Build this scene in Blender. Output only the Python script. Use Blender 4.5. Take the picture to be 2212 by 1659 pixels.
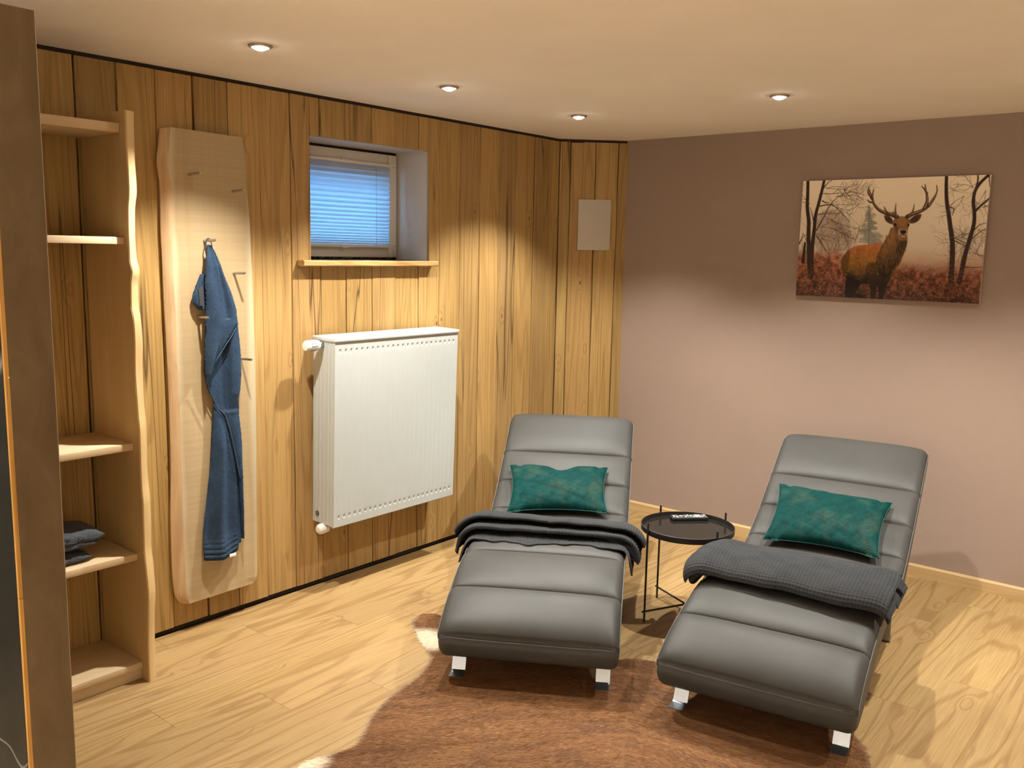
import bpy, bmesh, math, random
import numpy as np
from mathutils import Matrix, Vector
random.seed(7)
SC = bpy.context.scene
COL = SC.collection
for _o in list(bpy.data.objects):
    bpy.data.objects.remove(_o)

# ---------------------------------------------------------------- camera
CAM_POS = (3.43641, 0.0, 1.65307)
CAM_YAW, CAM_PITCH, CAM_ROLL, F_PX = -0.691523, 0.147122, 0.0202033, 1932.555
def make_camera():
    cy, sy, cp, sp = math.cos(CAM_YAW), math.sin(CAM_YAW), math.cos(CAM_PITCH), math.sin(CAM_PITCH)
    f = Vector((sy * cp, cy * cp, -sp)); r = Vector((cy, -sy, 0)); u = r.cross(f)
    c, s = math.cos(CAM_ROLL), math.sin(CAM_ROLL)
    r2 = c * r + s * u; u2 = -s * r + c * u
    cam = bpy.data.cameras.new('camera'); o = bpy.data.objects.new('camera', cam); COL.objects.link(o)
    m = Matrix.Identity(4)
    for i in range(3):
        m[i][0] = r2[i]; m[i][1] = u2[i]; m[i][2] = -f[i]; m[i][3] = CAM_POS[i]
    o.matrix_world = m
    cam.sensor_width = 36.0; cam.lens = F_PX / 2212 * 36.0; cam.clip_start = 0.02
    SC.camera = o
make_camera()

# ---------------------------------------------------------------- world (blue dusk outside the window) and exposure
W = bpy.data.worlds.new('dusk'); SC.world = W; W.use_nodes = True
_bg = W.node_tree.nodes['Background']
_bg.inputs[0].default_value = (0.13, 0.42, 0.80, 1); _bg.inputs[1].default_value = 3.6
SC.view_settings.view_transform = 'Standard'; SC.view_settings.look = 'None'
SC.view_settings.gamma = 1.0; SC.view_settings.use_curve_mapping = False
SC.view_settings.exposure = 1.62
LAMP_W = 66.0
LAMP_COL = (1.0, 0.975, 0.89)
LAMP_ANGLE = 108.0
LAMP_BLEND = 0.55

H = 2.35            # ceiling height
YB = 4.874          # mauve wall plane
FY = 4.576          # where the timber wall turns into the corner facet
FX = 0.307

# ---------------------------------------------------------------- helpers
def tag(o, label=None, cat=None, group=None, kind=None):
    if label: o['label'] = label
    if cat: o['category'] = cat
    if group: o['group'] = group
    if kind: o['kind'] = kind
    return o
def empty(name, loc=(0, 0, 0), rz=0.0):
    o = bpy.data.objects.new(name, None); COL.objects.link(o)
    o.location = loc; o.rotation_euler = (0, 0, rz); o.empty_display_size = 0.05
    return o
def link(name, me, mat=None, parent=None, smooth=None):
    o = bpy.data.objects.new(name, me); COL.objects.link(o)
    if mat is not None:
        me.materials.clear(); me.materials.append(mat)
    if parent is not None: o.parent = parent
    if smooth is not None: me.shade_smooth() if smooth else me.shade_flat()
    return o
def pymesh(name, verts, faces, mat=None, parent=None, smooth=False, uv=None):
    me = bpy.data.meshes.new(name)
    me.from_pydata([tuple(map(float, v)) for v in verts], [], [tuple(int(i) for i in f) for f in faces])
    me.update()
    if uv is not None:
        l = me.uv_layers.new(name='UVMap')
        idx = np.empty(len(me.loops), dtype=np.int64); me.loops.foreach_get('vertex_index', idx)
        l.data.foreach_set('uv', np.asarray(uv, dtype=np.float32)[idx].ravel())
    return link(name, me, mat, parent, smooth)
def auto_smooth(o, deg=35):
    bm = bmesh.new(); bm.from_mesh(o.data)
    lim = math.radians(deg)
    for e in bm.edges:
        e.smooth = len(e.link_faces) == 2 and e.calc_face_angle(0) < lim
    for f in bm.faces: f.smooth = True
    bm.to_mesh(o.data); bm.free()
    return o
def bm_obj(name, bm, mat, parent=None, smooth=35):
    bmesh.ops.recalc_face_normals(bm, faces=bm.faces[:])
    me = bpy.data.meshes.new(name); bm.to_mesh(me); bm.free()
    o = link(name, me, mat, parent)
    if smooth: auto_smooth(o, smooth)
    return o
def bm_box(bm, lo, hi, bevel=0.0, seg=2, mtx=None):
    c = [(a + b) / 2 for a, b in zip(lo, hi)]; s = [max(1e-5, b - a) for a, b in zip(lo, hi)]
    g = bmesh.ops.create_cube(bm, size=1.0, matrix=Matrix.Translation(c) @ Matrix.Diagonal((*s, 1)))
    vs = g['verts']
    if bevel > 0:
        es = list({e for v in vs for e in v.link_edges})
        r = bmesh.ops.bevel(bm, geom=es, offset=bevel, segments=seg, affect='EDGES', profile=0.5)
        vs = list({v for f in r['faces'] for v in f.verts} | {v for v in vs if v.is_valid})
    if mtx is not None: bmesh.ops.transform(bm, matrix=mtx, verts=vs)
    return vs
def box(name, lo, hi, mat, parent=None, bevel=0.0, seg=2, smooth=35):
    bm = bmesh.new(); bm_box(bm, lo, hi, bevel, seg)
    return bm_obj(name, bm, mat, parent, smooth if bevel > 0 else None)
def grid_faces(n, m, closed_n=False, closed_m=False, off=0, flip=False):
    i = np.arange(n if closed_n else n - 1); j = np.arange(m if closed_m else m - 1)
    I, J = np.meshgrid(i, j, indexing='ij')
    a = I * m + J; b = ((I + 1) % n) * m + J; c = ((I + 1) % n) * m + (J + 1) % m; d = I * m + (J + 1) % m
    F = np.stack([a, b, c, d], -1).reshape(-1, 4) + off
    return F[:, ::-1] if flip else F
def tube_data(path, r, seg=8, caps=True):
    path = np.asarray(path, float); n = len(path)
    rr = np.full(n, r) if np.isscalar(r) else np.asarray(r, float)
    t = np.gradient(path, axis=0); t /= np.linalg.norm(t, axis=1)[:, None] + 1e-12
    ref = np.array([0, 0, 1.0]) if abs(t[0][2]) < 0.9 else np.array([1.0, 0, 0])
    V = []
    nrm = np.cross(t[0], ref); nrm /= np.linalg.norm(nrm)
    for k in range(n):
        nrm = nrm - t[k] * (nrm @ t[k]); nrm /= np.linalg.norm(nrm) + 1e-12
        b = np.cross(t[k], nrm)
        for q in range(seg):
            a = 2 * math.pi * q / seg
            V.append(path[k] + rr[k] * (math.cos(a) * nrm + math.sin(a) * b))
    F = [list(f) for f in grid_faces(n, seg, closed_m=True)]
    if caps:
        F.append(list(range(seg))[::-1]); F.append([(n - 1) * seg + q for q in range(seg)])
    return V, F
def tube(name, path, r, mat, parent=None, seg=8):
    V, F = tube_data(path, r, seg)
    o = pymesh(name, V, F, mat, parent)
    return auto_smooth(o, 50)
def lathe(name, prof, mat, parent=None, seg=32, mtx=None, smooth=40):
    prof = np.asarray(prof, float); n = len(prof)
    V = []
    for r, z in prof:
        for q in range(seg):
            a = 2 * math.pi * q / seg; V.append((r * math.cos(a), r * math.sin(a), z))
    F = [list(f) for f in grid_faces(n, seg, closed_m=True)]
    F.append(list(range(seg))[::-1]); F.append([(n - 1) * seg + q for q in range(seg)])
    if mtx is not None: V = [tuple(mtx @ Vector(v)) for v in V]
    o = pymesh(name, V, F, mat, parent)
    bm = bmesh.new(); bm.from_mesh(o.data); bmesh.ops.remove_doubles(bm, verts=bm.verts[:], dist=1e-6)
    bmesh.ops.recalc_face_normals(bm, faces=bm.faces[:]); bm.to_mesh(o.data); bm.free()
    return auto_smooth(o, smooth)
def wob(x, seed=0, f=1.0):
    x = np.asarray(x, float) * f
    return (np.sin(x * 1.7 + seed * 3.1) + 0.6 * np.sin(x * 4.3 + seed * 1.7 + 1) + 0.35 * np.sin(x * 9.1 + seed * 5.3 + 2)) / 1.95
def catmull(pts, n, closed=False):
    P = np.asarray(pts, float); m = len(P); out = []
    segs = m if closed else m - 1
    for i in range(segs):
        if closed: p0, p1, p2, p3 = P[(i - 1) % m], P[i], P[(i + 1) % m], P[(i + 2) % m]
        else: p0, p1, p2, p3 = P[max(i - 1, 0)], P[i], P[i + 1], P[min(i + 2, m - 1)]
        for k in range(24):
            t = k / 24
            out.append(0.5 * ((2 * p1) + (-p0 + p2) * t + (2 * p0 - 5 * p1 + 4 * p2 - p3) * t * t + (-p0 + 3 * p1 - 3 * p2 + p3) * t ** 3))
    out.append(P[0] if closed else P[-1]); out = np.array(out)
    d = np.r_[0, np.cumsum(np.linalg.norm(np.diff(out, axis=0), axis=1))]
    q = np.linspace(0, d[-1], n + 1 if closed else n)
    if closed: q = q[:-1]
    return np.stack([np.interp(q, d, out[:, k]) for k in range(P.shape[1])], -1)
# ---------------------------------------------------------------- materials
class NT:
    def __init__(s, name):
        s.m = bpy.data.materials.new(name); s.m.use_nodes = True
        s.t = s.m.node_tree; s.n = s.t.nodes; s.l = s.t.links
        s.b = s.n['Principled BSDF']
    def node(s, kind, **kw):
        n = s.n.new(kind)
        for k, v in kw.items(): setattr(n, k, v)
        return n
    def set(s, sock, v):
        if hasattr(v, 'is_linked') or isinstance(v, bpy.types.NodeSocket): s.l.new(v, sock)
        elif isinstance(v, (int, float)) and sock.type == 'RGBA': sock.default_value = (v, v, v, 1)
        elif isinstance(v, (tuple, list)) and sock.type == 'RGBA' and len(v) == 3: sock.default_value = (*v, 1)
        else: sock.default_value = v
    def math(s, op, a, b=0.0, c=None, clamp=False):
        n = s.node('ShaderNodeMath', operation=op, use_clamp=clamp)
        s.set(n.inputs[0], a); s.set(n.inputs[1], b)
        if c is not None: s.set(n.inputs[2], c)
        return n.outputs[0]
    def mix(s, f, a, b, blend='MIX'):
        n = s.node('ShaderNodeMix', data_type='RGBA', blend_type=blend)
        s.set(n.inputs[0], f); s.set(n.inputs[6], a); s.set(n.inputs[7], b)
        return n.outputs[2]
    def ramp(s, f, stops, interp='LINEAR'):
        n = s.node('ShaderNodeValToRGB'); r = n.color_ramp; r.interpolation = interp
        while len(r.elements) < len(stops): r.elements.new(0.5)
        for e, (p, c) in zip(r.elements, stops):
            e.position = p; e.color = (c, c, c, 1) if isinstance(c, (int, float)) else (*c, 1)
        s.set(n.inputs[0], f); return n.outputs[0]
    def vmap(s, v, scale=(1, 1, 1), loc=(0, 0, 0), rot=(0, 0, 0)):
        n = s.node('ShaderNodeMapping'); s.set(n.inputs[0], v)
        n.inputs[1].default_value = loc; n.inputs[2].default_value = rot; n.inputs[3].default_value = scale
        return n.outputs[0]
    def noise(s, v, scale=1.0, detail=2.0, rough=0.5, dist=0.0, col=False):
        n = s.node('ShaderNodeTexNoise'); s.set(n.inputs['Vector'], v)
        n.inputs['Scale'].default_value = scale; n.inputs['Detail'].default_value = detail
        n.inputs['Roughness'].default_value = rough; n.inputs['Distortion'].default_value = dist
        return n.outputs[1 if col else 0]
    def voro(s, v, scale=1.0, rand=1.0, feature='F1', out='Distance'):
        n = s.node('ShaderNodeTexVoronoi', feature=feature); s.set(n.inputs['Vector'], v)
        n.inputs['Scale'].default_value = scale; n.inputs['Randomness'].default_value = rand
        return n.outputs[out]
    def obj(s): return s.node('ShaderNodeTexCoord').outputs['Object']
    def uv(s): return s.node('ShaderNodeTexCoord').outputs['UV']
    def vadd(s, a, b):
        n = s.node('ShaderNodeVectorMath', operation='ADD'); s.set(n.inputs[0], a); s.set(n.inputs[1], b); return n.outputs[0]
    def vscale(s, a, k):
        n = s.node('ShaderNodeVectorMath', operation='SCALE'); s.set(n.inputs[0], a); s.set(n.inputs['Scale'], k); return n.outputs[0]
    def bump(s, h, strength=0.3, dist=0.01):
        n = s.node('ShaderNodeBump'); s.set(n.inputs['Height'], h)
        n.inputs['Strength'].default_value = strength; n.inputs['Distance'].default_value = dist
        s.l.new(n.outputs[0], s.b.inputs['Normal']); return n
    def out(s, color=None, rough=None, metal=None, **kw):
        if color is not None: s.set(s.b.inputs['Base Color'], color)
        if rough is not None: s.set(s.b.inputs['Roughness'], rough)
        if metal is not None: s.set(s.b.inputs['Metallic'], metal)
        for k, v in kw.items(): s.set(s.b.inputs[k], v)
        return s.m
def srgb(r, g, b):
    f = lambda c: (c / 255 / 12.92) if c / 255 <= 0.04045 else ((c / 255 + 0.055) / 1.055) ** 2.4
    return (f(r), f(g), f(b))
def plain(name, col, rough=0.5, metal=0.0, bump=0.0, bscale=200.0, vary=0.06, **kw):
    t = NT(name); v = t.obj()
    n = t.noise(v, bscale * 0.05, 3)
    c = t.mix(t.ramp(n, [(0.3, 0.0), (0.7, 1.0)]), tuple(x * (1 - vary) for x in col), tuple(min(1, x * (1 + vary)) for x in col))
    if bump: t.bump(t.noise(v, bscale, 3), bump, 0.002)
    return t.out(c, rough, metal, **kw)

def wood(name, axis, base, dark, light, across=7.0, along=0.55, rings=9.0, knot=0.0, crack=0.0, ring_amt=0.5, fibre=0.35,
         rough=0.6, bump=0.25, sap=None, per_obj=True, tint=False, blotch=0.25, knot_col=(0.10, 0.04, 0.015), ring_sharp=(0.35, 0.95), saw=0.0, spec=0.3, kscale=(4.6, 1.7)):
    """grain = contour lines of a noise field stretched along `axis`; knots bend the field."""
    t = NT(name); v = t.obj()
    if per_obj:
        oi = t.node('ShaderNodeObjectInfo')
        cx = t.node('ShaderNodeCombineXYZ')
        for k, q in enumerate((37.0, 23.0, 51.0)): t.set(cx.inputs[k], t.math('MULTIPLY', oi.outputs['Random'], q))
        v = t.vadd(v, cx.outputs[0])
    sc = [across] * 3; sc[axis] = along
    g = t.vmap(v, tuple(sc))
    field = t.noise(g, 1.0, 2.0, 0.45, 0.35)
    ks = [kscale[0]] * 3; ks[axis] = kscale[1]
    kd = t.voro(t.vmap(v, tuple(ks)), 1.0)
    if knot > 0:
        bend = t.ramp(kd, [(0.0, 1.0), (0.20, 0.0)], 'EASE')
        field = t.math('MULTIPLY_ADD', bend, 0.16, field)
    ph = t.math('MULTIPLY', field, rings * 2 * math.pi)
    s1 = t.math('SINE', ph)
    ring = t.ramp(t.math('MULTIPLY_ADD', s1, 0.5, 0.5), [(ring_sharp[0], 0.0), (ring_sharp[1], 1.0)])
    fs = [210.0] * 3; fs[axis] = 4.0
    fib = t.noise(t.vmap(v, tuple(fs)), 1.0, 3.0, 0.6)
    bs = [3.0] * 3; bs[axis] = 0.5
    blo = t.noise(t.vmap(v, tuple(bs), loc=(3, 5, 7)), 1.0, 3.0, 0.55)
    c = t.mix(t.math('MULTIPLY', t.ramp(blo, [(0.32, 0.0), (0.72, 1.0)]), blotch * 2, clamp=True), base, light)
    c = t.mix(t.math('MULTIPLY', ring, ring_amt), c, dark)
    c = t.mix(t.math('MULTIPLY', t.ramp(fib, [(0.35, 1.0), (0.62, 0.0)]), fibre), c, tuple(x * 0.55 for x in dark))
    hgt = t.math('MULTIPLY_ADD', ring, -0.5, t.math('MULTIPLY', fib, 0.6))
    if knot > 0:
        kr = t.ramp(kd, [(0.0, 1.0), (0.045 * knot, 0.9), (0.085 * knot, 0.0)])
        c = t.mix(t.math('MULTIPLY', kr, 0.85), c, knot_col)
        hgt = t.math('SUBTRACT', hgt, t.math('MULTIPLY', kr, 0.8))
    if crack > 0:
        cs = [13.0] * 3; cs[axis] = 0.33
        cn = t.noise(t.vmap(v, tuple(cs), loc=(9, 2, 4)), 1.0, 1.5, 0.5, 0.2)
        ca = t.math('ABSOLUTE', t.math('SUBTRACT', cn, 0.5))
        ms = [4.0] * 3; ms[axis] = 0.8
        cm = t.ramp(t.noise(t.vmap(v, tuple(ms), loc=(1, 8, 3)), 1.0, 1.0), [(0.50, 0.0), (0.60, 1.0)])
        cr = t.math('MULTIPLY', t.ramp(ca, [(0.0, 1.0), (0.010 * crack, 0.6), (0.020 * crack, 0.0)]), cm)
        c = t.mix(t.math('MULTIPLY', cr, 0.8), c, (0.035, 0.014, 0.006))
        hgt = t.math('SUBTRACT', hgt, t.math('MULTIPLY', cr, 1.5))
    if saw > 0:
        ss = [0.6] * 3; ss[2] = 85.0
        sn = t.noise(t.vmap(v, tuple(ss)), 1.0, 2.0)
        c = t.mix(t.math('MULTIPLY', t.ramp(sn, [(0.35, 0.0), (0.65, 1.0)]), saw), c, tuple(x * 0.8 for x in base))
    if sap:
        sx = t.node('ShaderNodeSeparateXYZ'); t.set(sx.inputs[0], t.obj())
        wv = t.math('MULTIPLY_ADD', t.noise(t.vmap(t.obj(), (1, 1, 1.6)), 1.0, 3), 0.07, sx.outputs[1])
        lo = t.ramp(t.math('MULTIPLY', t.math('SUBTRACT', sap[0], wv), 40.0), [(0.0, 0.0), (1.0, 1.0)])
        hi = t.ramp(t.math('MULTIPLY', t.math('SUBTRACT', wv, sap[1]), 40.0), [(0.0, 0.0), (1.0, 1.0)])
        c = t.mix(t.math('MULTIPLY', t.math('MAXIMUM', lo, hi), 0.75), c, sap[2])
    if tint:
        c = t.mix(1.0, c, oi.outputs['Color'], 'MULTIPLY')
    t.bump(hgt, bump, 0.004)
    return t.out(c, rough, **{'Specular IOR Level': spec})

M = {}
M['plank'] = wood('weathered_timber', 2, (0.405, 0.247, 0.088), (0.225, 0.118, 0.034), (0.46, 0.315, 0.125), across=8.5, along=0.40, rings=9.0, knot=0.52,
                  crack=0.50, ring_amt=0.36, fibre=0.26, rough=0.62, bump=0.50, tint=True, blotch=0.24, knot_col=(0.075, 0.030, 0.010), ring_sharp=(0.55, 1.0), kscale=(6.5, 2.7))
M['floor'] = wood('oak_vinyl_floor', 1, (0.315, 0.198, 0.080), (0.195, 0.102, 0.034), (0.375, 0.255, 0.115), across=4.6, along=0.42, rings=13.0, knot=0.28,
                  ring_amt=0.52, fibre=0.30, rough=0.45, bump=0.05, blotch=0.35, knot_col=(0.18, 0.08, 0.025), ring_sharp=(0.62, 1.0), tint=True, spec=0.35)
M['skirt'] = wood('oak_skirting', 0, (0.48, 0.32, 0.15), (0.36, 0.215, 0.085), (0.54, 0.38, 0.19), across=9, along=0.7, rings=6, ring_amt=0.35, fibre=0.2, rough=0.5, bump=0.05)
M['pine'] = wood('planed_pine', 2, (0.57, 0.40, 0.165), (0.52, 0.305, 0.135), (0.72, 0.52, 0.32), across=5, along=0.4, rings=5, knot=0.55, ring_amt=0.28,
                 fibre=0.10, rough=0.55, bump=0.06, knot_col=(0.20, 0.085, 0.035), blotch=0.3)
M['pine_shelf'] = wood('planed_pine_shelf', 1, (0.60, 0.46, 0.285), (0.52, 0.355, 0.18), (0.74, 0.55, 0.36), across=6, along=0.5, rings=5, knot=0.4, ring_amt=0.3,
                       fibre=0.10, rough=0.55, bump=0.06, knot_col=(0.20, 0.085, 0.035), blotch=0.3)
M['live'] = wood('sawn_live_edge_board', 2, (0.40, 0.29, 0.160), (0.33, 0.215, 0.10), (0.45, 0.35, 0.21), across=4, along=0.35, rings=4.5, knot=0.42, ring_amt=0.25,
                 fibre=0.12, rough=0.6, bump=0.10, knot_col=(0.30, 0.11, 0.05), blotch=0.45, saw=0.35, sap=(1.99, 2.298, (0.50, 0.43, 0.29)))
M['bark'] = wood('debarked_edge', 2, (0.50, 0.33, 0.185), (0.30, 0.165, 0.07), (0.62, 0.45, 0.27), across=9, along=1.4, rings=4, knot=0.8, ring_amt=0.4,
                 fibre=0.2, rough=0.65, bump=0.3, knot_col=(0.12, 0.05, 0.025), blotch=0.5)
def m_plaster(name, col, amt=0.15, rough=0.9):
    t = NT(name); v = t.obj()
    a = t.noise(v, 2.0, 4, 0.6); b = t.noise(v, 320, 3, 0.6)
    c = t.mix(t.ramp(a, [(0.3, 0.0), (0.7, 1.0)]), tuple(x * 0.97 for x in col), tuple(x * 1.03 for x in col))
    t.bump(b, amt, 0.0015)
    return t.out(c, rough, **{'Specular IOR Level': 0.2})
M['ceiling'] = m_plaster('ceiling_plaster', (0.86, 0.81, 0.76))
M['mauve'] = m_plaster('mauve_wall_paint', (0.285, 0.208, 0.168), 0.25)
M['plaster'] = m_plaster('white_plaster', (0.84, 0.81, 0.76), 0.3)
M['reveal'] = m_plaster('grey_reveal_plaster', (0.56, 0.51, 0.45), 0.8)
M['gap'] = plain('shadow_gap_black', (0.018, 0.010, 0.006), 0.9)
M['white_metal'] = plain('white_radiator_enamel', (0.44, 0.46, 0.445), 0.35, vary=0.01)
M['white_plastic'] = plain('white_plastic', (0.70, 0.70, 0.68), 0.4, vary=0.01)
M['pvc'] = plain('cream_window_plastic', (0.66, 0.61, 0.54), 0.4, vary=0.02)
M['grey_dark'] = plain('dark_slot', (0.03, 0.03, 0.03), 0.7)
M['brass'] = plain('brass', (0.72, 0.50, 0.20), 0.35, 1.0)
M['chrome'] = plain('brushed_chrome', (0.36, 0.38, 0.41), 0.30, 1.0, vary=0.02)
M['steel'] = plain('brushed_steel_peg', (0.50, 0.46, 0.42), 0.38, 1.0, vary=0.03)
M['nickel'] = plain('bronzed_nickel_ring', (0.34, 0.28, 0.23), 0.45, 0.4, vary=0.05)
M['black_steel'] = plain('black_powder_coat', (0.017, 0.014, 0.012), 0.45, 0.0, bump=0.1, bscale=900)
M['black_gloss'] = plain('black_mirror_glass', (0.010, 0.009, 0.008), 0.05, 0.0, vary=0.0, **{'Specular IOR Level': 0.22})
M['black_plastic'] = plain('black_plastic', (0.015, 0.015, 0.015), 0.35)
M['grey_button'] = plain('grey_rubber_button', (0.20, 0.20, 0.20), 0.6)
M['white_button'] = plain('white_rubber_button', (0.85, 0.85, 0.83), 0.5)
M['panel_white'] = plain('off_white_panel', (0.46, 0.41, 0.35), 0.6, vary=0.02)
M['canvas_edge'] = plain('canvas_side', (0.45, 0.38, 0.30), 0.8)
M['thread'] = plain('pale_grey_thread', (0.085, 0.082, 0.076), 0.8)
M['label'] = plain('black_woven_label', (0.03, 0.03, 0.035), 0.8)
M['white_tag'] = plain('white_cotton_tag', (0.80, 0.78, 0.74), 0.8)
M['gold_strip'] = wood('golden_oak_edge_strip', 2, (0.48, 0.26, 0.07), (0.30, 0.14, 0.03), (0.56, 0.33, 0.10), across=14, along=0.8, rings=4, ring_amt=0.3, rough=0.45, bump=0.05)
def m_concrete():
    t = NT('trowelled_concrete_look'); v = t.obj()
    a = t.noise(v, 3.2, 6, 0.62, 0.6); b = t.noise(t.vmap(v, (1, 1, 0.35)), 11, 5, 0.6, 0.8)
    f = t.math('MULTIPLY_ADD', b, 0.5, t.math('MULTIPLY', a, 0.5))
    c = t.ramp(f, [(0.32, (0.085, 0.056, 0.027)), (0.5, (0.118, 0.080, 0.042)), (0.68, (0.158, 0.112, 0.063))])
    t.bump(a, 0.1, 0.004)
    return t.out(c, 0.7, **{'Specular IOR Level': 0.25})
M['concrete'] = m_concrete()
def m_stone():
    t = NT('dark_veined_stone'); v = t.obj()
    n = t.noise(v, 2.2, 5, 0.6, 1.2)
    c = t.ramp(n, [(0.3, (0.012, 0.012, 0.010)), (0.7, (0.024, 0.023, 0.020))])
    d = t.math('ABSOLUTE', t.math('SUBTRACT', t.noise(t.vmap(v, (1, 1, 1), loc=(4, 1, 6)), 1.1, 2, 0.5, 0.8), 0.5))
    c = t.mix(t.ramp(d, [(0.0, 0.55), (0.004, 0.2), (0.008, 0.0)]), c, (0.30, 0.28, 0.25))
    return t.out(c, 0.5, **{'Specular IOR Level': 0.2})
M['stone'] = m_stone()
def m_leather():
    t = NT('grey_leather'); v = t.obj()
    n = t.noise(v, 2.5, 3, 0.5); w = t.voro(v, 420.0)
    c = t.mix(t.ramp(n, [(0.35, 0.0), (0.65, 1.0)]), (0.046, 0.0445, 0.0415), (0.058, 0.056, 0.053))
    h = t.math('MULTIPLY_ADD', w, 0.35, t.math('MULTIPLY', t.noise(v, 26.0, 4, 0.55), 0.8))
    t.bump(h, 0.16, 0.003)
    return t.out(c, 0.48, **{'Specular IOR Level': 0.18})
M['leather'] = m_leather()
def m_cloth(name, c0, c1, scale=700.0, bump=0.5, sheen=0.3, rough=0.95):
    t = NT(name); v = t.obj()
    n = t.noise(v, scale, 2, 0.6); q = t.noise(v, 14.0, 4, 0.6)
    c = t.mix(t.ramp(n, [(0.35, 0.0), (0.65, 1.0)]), c0, c1)
    c = t.mix(t.math('MULTIPLY', t.ramp(q, [(0.35, 1.0), (0.65, 0.0)]), 0.35), c, tuple(x * 0.6 for x in c0))
    t.bump(n, bump, 0.003)
    return t.out(c, rough, **{'Sheen Weight': sheen, 'Sheen Roughness': 0.5, 'Sheen Tint': (*[min(1, x * 2.5) for x in c1], 1), 'Specular IOR Level': 0.1})
M['towel_blue'] = m_cloth('blue_terry', (0.016, 0.031, 0.060), (0.044, 0.074, 0.125), 420.0, 0.9, 0.3)
M['towel_edge'] = m_cloth('blue_terry_edge', (0.030, 0.055, 0.092), (0.065, 0.105, 0.16), 600.0, 0.9, 0.4)
M['towel_grey'] = m_cloth('grey_terry', (0.042, 0.047, 0.058), (0.12, 0.13, 0.15), 300.0, 0.9, 0.4)
M['waffle'] = m_cloth('grey_waffle_cotton', (0.030, 0.031, 0.033), (0.046, 0.047, 0.050), 900.0, 0.3, 0.15)
M['hem'] = m_cloth('grey_cotton_hem', (0.045, 0.046, 0.049), (0.065, 0.066, 0.070), 900.0, 0.3, 0.15)
def m_teal():
    t = NT('teal_velvet_with_gold_lattice'); uv = t.uv(); v = t.obj()
    r = t.vmap(uv, (1, 1, 1), rot=(0, 0, math.radians(45)))
    sx = t.node('ShaderNodeSeparateXYZ'); t.set(sx.inputs[0], r)
    def cell(o):
        f = t.math('FRACT', t.math('MULTIPLY', o, 1 / 0.0078)); return t.math('SUBTRACT', f, 0.5)
    a, b = cell(sx.outputs[0]), cell(sx.outputs[1])
    d = t.math('SQRT', t.math('ADD', t.math('MULTIPLY', a, a), t.math('MULTIPLY', b, b)))
    line = t.math('MAXIMUM', t.ramp(t.math('ABSOLUTE', a), [(0.36, 0.0), (0.46, 1.0)]), t.ramp(t.math('ABSOLUTE', b), [(0.36, 0.0), (0.46, 1.0)]))
    ringm = t.ramp(t.math('ABSOLUTE', t.math('SUBTRACT', d, 0.25)), [(0.0, 1.0), (0.07, 0.7), (0.12, 0.0)])
    glint = t.ramp(t.noise(uv, 7.0, 3, 0.6), [(0.50, 0.0), (0.66, 1.0)])  # random patches where the gold rings show, painted as caught light
    n = t.noise(v, 30.0, 3, 0.6)
    c = t.mix(t.ramp(n, [(0.3, 0.0), (0.7, 1.0)]), (0.0007, 0.022, 0.020), (0.0013, 0.045, 0.041))
    c = t.mix(t.math('MULTIPLY', line, 0.75), c, (0.002, 0.022, 0.022))
    gm = t.math('MULTIPLY', ringm, t.math('MULTIPLY', glint, 0.22))
    c = t.mix(gm, c, (0.30, 0.27, 0.14))
    t.bump(t.math('MULTIPLY_ADD', line, -0.8, t.math('MULTIPLY', t.noise(v, 600, 2), 0.4)), 0.5, 0.003)
    return t.out(c, 0.65, t.math('MULTIPLY', gm, 0.5), **{'Sheen Weight': 0.10, 'Sheen Roughness': 0.3, 'Sheen Tint': (0.05, 0.65, 0.55, 1), 'Specular IOR Level': 0.08})
M['teal'] = m_teal()
def m_hide():
    t = NT('brindled_cowhide'); v = t.obj()
    at = t.node('ShaderNodeAttribute', attribute_name='flow'); fl = at.outputs['Vector']       # hair-lay coordinates stored on the mesh
    pale = t.node('ShaderNodeAttribute', attribute_name='pale').outputs['Fac']
    a = t.noise(t.vmap(fl, (300, 34, 1)), 1.0, 3, 0.6, 0.1)
    b = t.noise(t.vmap(fl, (20, 3.2, 1)), 1.0, 5, 0.62, 0.5)
    w = t.noise(v, 3.4, 4, 0.6, 0.5)
    f = t.math('MULTIPLY_ADD', a, 0.30, t.math('MULTIPLY', b, 0.70))
    c = t.ramp(f, [(0.30, (0.085, 0.030, 0.011)), (0.44, (0.128, 0.050, 0.015)), (0.56, (0.165, 0.069, 0.021)), (0.72, (0.21, 0.097, 0.032))])
    c = t.mix(t.ramp(w, [(0.50, 0.0), (0.75, 0.55)]), c, (0.075, 0.032, 0.016))
    c = t.mix(t.math('MULTIPLY', t.math('ADD', pale, t.math('MULTIPLY', t.math('SUBTRACT', a, 0.5), 0.6)), 1.0, clamp=True), c, (0.70, 0.57, 0.42))
    t.bump(a, 0.5, 0.006)
    return t.out(c, 0.75, **{'Specular IOR Level': 0.2})
M['hide'] = m_hide()
def m_glass():
    t = NT('window_glass'); return t.out((0.95, 0.97, 1.0), 0.02, **{'Transmission Weight': 1.0, 'IOR': 1.0})
M['glass'] = m_glass()
def m_blind():
    t = NT('pale_pleated_fabric')
    for l in list(t.l): t.l.remove(l)
    v = t.obj(); n = t.noise(v, 900, 2)
    col = t.mix(n, (0.62, 0.63, 0.66), (0.72, 0.73, 0.75))
    d = t.node('ShaderNodeBsdfDiffuse'); tr = t.node('ShaderNodeBsdfTranslucent'); mx = t.node('ShaderNodeMixShader')
    t.set(d.inputs[0], col); t.set(tr.inputs[0], col); mx.inputs[0].default_value = 0.60
    t.l.new(d.outputs[0], mx.inputs[1]); t.l.new(tr.outputs[0], mx.inputs[2]); t.l.new(mx.outputs[0], t.n['Material Output'].inputs[0])
    return t.m
M['blind'] = m_blind()
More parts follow.
